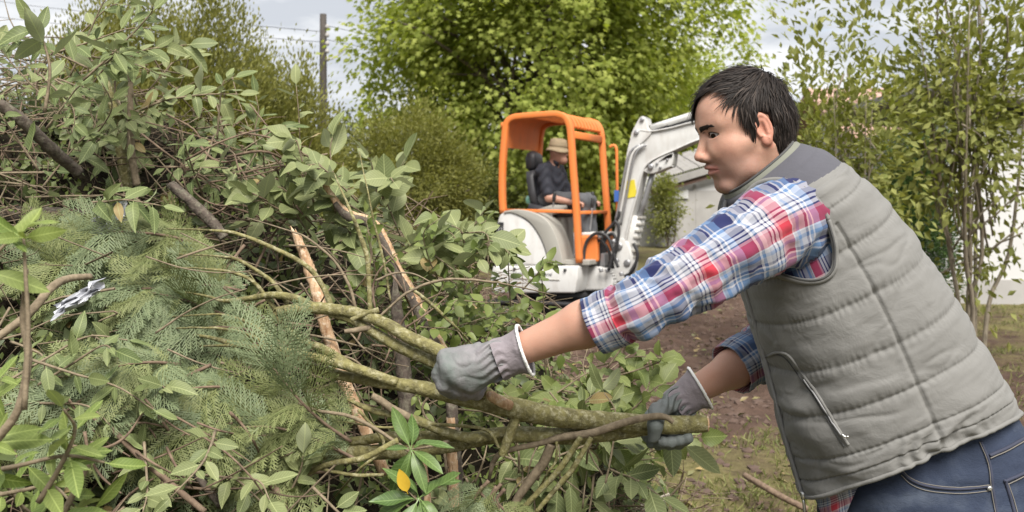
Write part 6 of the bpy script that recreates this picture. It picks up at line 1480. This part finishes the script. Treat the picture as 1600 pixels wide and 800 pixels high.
def hair():
    r2 = np.random.default_rng(9)
    def hairline(p):
        """> 0 where hair grows (head frame)"""
        x, y, z = p[..., 0], np.abs(p[..., 1]), p[..., 2]
        front = (z - .078) - .9 * (x - .075) * 0 + .55 * np.clip(.05 - x, 0, 1)       # forehead line
        temple = .046 - x - .55 * np.clip(.055 - z, -.03, 1) * 0                      # in front of the ear
        sy = p[..., 1]; a = np.where(x > .035, z - (.100 + .010 * np.clip(sy / .04, 0, 1) - .035 * np.clip((-sy - .0) / .03, 0, 1)), 1.0)
        side = np.where((x <= .035) & (x > .0), z - np.interp(x, [.0, .012, .015, .022, .035], [.02, -.004, -.004, .034, .080]), 1.0)
        back = np.where(x <= .0, z - np.interp(x, [-.12, -.045, -.032, -.024, .0], [-.075, -.074, -.064, .036, .046]), 1.0)
        back = np.where((x <= .0) & (y < .062), z + .075, back)
        return np.minimum(np.minimum(a, side), back)
    def shell(p):
        q = p.copy(); q[..., 1] = np.abs(q[..., 1])
        d = s_ell(q, (-.004, 0, .047), (.0985, .0795, .0955)); d = smin(d, s_ell(q, (.046, 0, .058), (.052, .060, .053)), .02)
        d = smin(d, s_cap(q, (-.046, .028, .02), (-.060, .034, -.058), .040, .028), .03)
        d = smin(d, s_cap(q, (.010, .064, .04), (.014, .0655, -.002), .012, .006), .02)
        nz = vnoise(p * np.array([55, 90, 55])) * .0028
        return smax(d + nz, -hairline(p) * .8, .006)
    V, FQ = nets(shell, (-.13, -.10, -.10), (.125, .10, .165), .003)
    Vs = [head_w(V)]; Fs = FQ.tolist(); n = len(V)
    base = add('hair', head_w(V), FQ, M_HAIR, man)
    # locks: thin ribbons of hair laid along the flow from the crown
    N = grid = None
    e = .0008
    def grad(p):
        p = p.astype(np.float32); return unit(np.stack([shell0(p + np.eye(3, dtype=np.float32)[i] * e) - shell0(p - np.eye(3, dtype=np.float32)[i] * e) for i in range(3)], -1))
    def shell0(p):
        q = p.copy(); q[..., 1] = np.abs(q[..., 1])
        d = s_ell(q, (-.004, 0, .047), (.0985, .0795, .0955)); d = smin(d, s_ell(q, (.046, 0, .058), (.052, .060, .053)), .02)
        d = smin(d, s_cap(q, (-.046, .028, .02), (-.060, .034, -.058), .040, .028), .03)
        return smin(d, s_cap(q, (.010, .064, .04), (.014, .0655, -.002), .012, .006), .02)
    ns = 15000; pick = V[r2.choice(len(V), ns)]; pick = pick[shell0(pick.astype(np.float32)) > -.004]; ns = len(pick)
    crown = np.array([-.055, .015, .135]); p = pick.copy(); paths = [p.copy()]
    ln = r2.uniform(.028, .058, ns) * np.where(p[:, 2] < .03, .6, 1.0) * np.where(p[:, 0] > .05, .62, 1.0); seg = 6; cl = fbm(pick * 70, 2)
    sw = r2.normal(size=(ns, 3)) * .09
    for k in range(seg):
        out = p - crown; out = unit(out); fr = np.clip((p[:, 0] + .01) / .06, 0, 1)[:, None]; top = np.clip((p[:, 2] - .06) / .04, 0, 1)[:, None]
        flow = out * (1 - fr * top) + fr * top * np.array([.85, -.55, -.20]); dn = np.clip((.10 - p[:, 2]) / .07, 0, 1)[:, None]
        flow = flow * (1 - .7 * dn) + .7 * dn * np.array([-.28, 0, -1.0]); flow = flow + sw + cl[:, None] * np.array([.5, .6, .1])
        g = grad(p); flow = unit(flow - g * np.sum(flow * g, 1, keepdims=True)); p = p + flow * (ln / seg)[:, None]
        lift = .0022 + .0045 * r2.random() * np.sin(math.pi * (k + 1) / seg); sd_ = shell0(p.astype(np.float32)); tgt = (.0012 + .0035 * (k + 1) / seg + cl * .005)
        p = p + grad(p) * np.clip(tgt - sd_, -.01, .01)[:, None]; paths.append(p.copy())
    Q = np.stack(paths, 1); ear_ = ((np.abs(Q[..., 0] + .006) < .020) & (Q[..., 2] < .042) & (np.abs(Q[..., 1]) > .058)).any(1) ; Q = Q[~ear_]; pick = pick[~ear_]; ns = len(Q); lo2 = (r2.random(ns) < .16) & (pick[:, 2] > .02); amp = np.where(lo2, r2.uniform(.002, .007, ns), 0)[:, None, None] * np.sin(np.linspace(0, 2.4, seg + 1))[None, :, None]; Q = Q + grad(Q.reshape(-1, 3)).reshape(Q.shape) * amp + amp * .5 * r2.normal(size=(ns, 1, 3)); g = grad(Q.reshape(-1, 3)).reshape(Q.shape); T = unit(np.gradient(Q, axis=1)); S = unit(np.cross(T, g))
    wd = (r2.uniform(.0006, .0015, ns)[:, None] * np.array([.6, 1, 1, .95, .8, .5, .08])[None])[..., None]
    A = head_w(Q - S * wd); M_ = head_w(Q + g * wd * .6); B = head_w(Q + S * wd); VV = np.stack([A, M_, B], 2).reshape(-1, 3); k = seg + 1
    o = (np.arange(ns) * k * 3)[:, None, None]; i = np.arange(seg)[None, :, None] * 3
    f1 = np.concatenate([o + i, o + i + 1, o + i + 4, o + i + 3], -1); f2 = np.concatenate([o + i + 1, o + i + 2, o + i + 5, o + i + 4], -1)
    lk = add('hair_locks', VV, np.vstack([f1.reshape(-1, 4), f2.reshape(-1, 4)]), M_HAIR, man); lk.parent = base; lk['kind'] = 'stuff'
hair()

# -------- gloves
def glove(name, wrist, knuckles, fingers, thumb, cuff_pts, cuff_r, col, label, wr_r=.026, lo=None, hi=None):
    Pn = lambda q: np.array(P(*q), np.float32)
    w = Pn(wrist); K = [Pn(k) for k in knuckles]; Fg = [[Pn(q) for q in f] for f in fingers]; Th = [Pn(q) for q in thumb]
    ax = unit(w - np.mean(K, 0))
    def fn(p):
        d = None
        for k in K:
            c = s_cap(p, w + (k - np.mean(K, 0)) * .35, k, .021, .0175); d = c if d is None else smin(d, c, .022)
        for k, f in zip(K, Fg):
            ch = [k] + f; fd = None
            for i in range(len(ch) - 1):
                r0 = .0160 - .0014 * i; c = s_cap(p, ch[i], ch[i + 1], r0, r0 - .0012); fd = c if fd is None else smin(fd, c, .006)
            d = smin(d, fd, .006)
        fd = None
        for i in range(len(Th) - 1):
            c = s_cap(p, Th[i], Th[i + 1], .0195 - .002 * i, .0175 - .002 * i); fd = c if fd is None else smin(fd, c, .008)
        d = smin(d, fd, .012)
        t = (p - w) @ ax.astype(np.float32)
        d = d + .0016 * vnoise(p * 55) + .0020 * vnoise(p * 26) + .0012 * np.exp(-(vnoise(p * 34 + 5) / .14)**2)
        side = np.cross(ax, [0, 1, 0]).astype(np.float32); s = (p - w) @ side
        gz = np.exp(-((t + .012) / .030)**2); d = d + gz * .0042 * np.sin(s * 430 + 2.2 * np.sin(t * 90) + 40 * p[..., 1])
        return d
    pts = np.array([w] + K + [q for f in Fg for q in f] + Th); V, FQ = nets(fn, pts.min(0) - .04, pts.max(0) + .04, .0024)
    c = np.tile(np.array(col), (len(V), 1)); g = add(name, V, FQ, M_GLOVE, man, col=c)
    g['label'] = label
    # gauntlet
    C = catmull(np.column_stack([PA(cuff_pts), cuff_r]), 40); R = C[:, 3]; C = C[:, :3]; T, Nn, B = frames(C, (0, 1, 0)); a = np.linspace(0, 2 * math.pi, 72, endpoint=False); t = np.linspace(0, 1, 40)
    d = .0034 * np.exp(-((t - .08) / .20)**2)[:, None] * np.sin(a * 13 + 1.5 * np.sin(t * 9)[:, None]) + .0035 * fbm(np.stack(np.broadcast_arrays(t[:, None] * 3, np.cos(a)[None] * 2, np.sin(a)[None] * 2), -1), 3)
    d += .004 * t[:, None]**3 * np.sin(a * 2 + .5)
    q = C[:, None] + (R[:, None] + d)[..., None] * (np.cos(a)[None, :, None] * Nn[:, None] + np.sin(a)[None, :, None] * B[:, None])
    inn = q[::-1][:20] - 0; inn = C[::-1][:20, None] + (inn - C[::-1][:20, None]) * .955
    allq = np.concatenate([q, inn]); cu = add('cuff', allq.reshape(-1, 3), grid_faces(60, 72), M_CUFF, man); cu.parent = g
    rim = np.vstack([q[-1], q[-1][:1]]); add('cuff_trim', *tube(rim, .0030, 8, 145, rough=.12), M_TRIM, man).parent = g
glove('glove', (790, 557, 1.853), [(697, 557, 1.858), (700, 575, 1.842), (714, 591, 1.842), (735, 600, 1.855)],
      [[(686, 586, 1.862), (694, 606, 1.895), (712, 610, 1.915)], [(694, 602, 1.852), (706, 611, 1.893), (722, 611, 1.915)], [(713, 609, 1.862), (725, 614, 1.897), (738, 609, 1.915)], [(736, 610, 1.872), (744, 613, 1.897), (752, 606, 1.91)]],
      [(775, 552, 1.875), (748, 552, 1.912), (722, 570, 1.925), (706, 585, 1.925)], [(776, 563, 1.853), (792, 557, 1.853), (808, 552, 1.851), (821, 548, 1.849)], [.038, .0365, .040, .0465], (.205, .185, .200),
      'grey glove closed over the limbs, knuckles up')
glove('glove', (1070, 622, 2.125), [(1018, 652, 2.105), (1032, 655, 2.118), (1048, 658, 2.124), (1062, 660, 2.122)],
      [[(1012, 678, 2.10), (1018, 692, 2.07), (1036, 690, 2.04)], [(1026, 680, 2.118), (1030, 694, 2.085), (1048, 690, 2.045)], [(1044, 682, 2.120), (1046, 694, 2.085), (1062, 688, 2.045)], [(1060, 682, 2.115), (1060, 693, 2.08), (1074, 684, 2.045)]],
      [(1048, 632, 2.10), (1027, 644, 2.052), (1023, 664, 2.018), (1021, 684, 2.024)], [(1052, 636, 2.12), (1068, 624, 2.124), (1082, 614, 2.125), (1094, 607, 2.125)], [.034, .035, .040, .0475], (.125, .135, .135),
      'darker grey glove gripping the thick end of the branch')
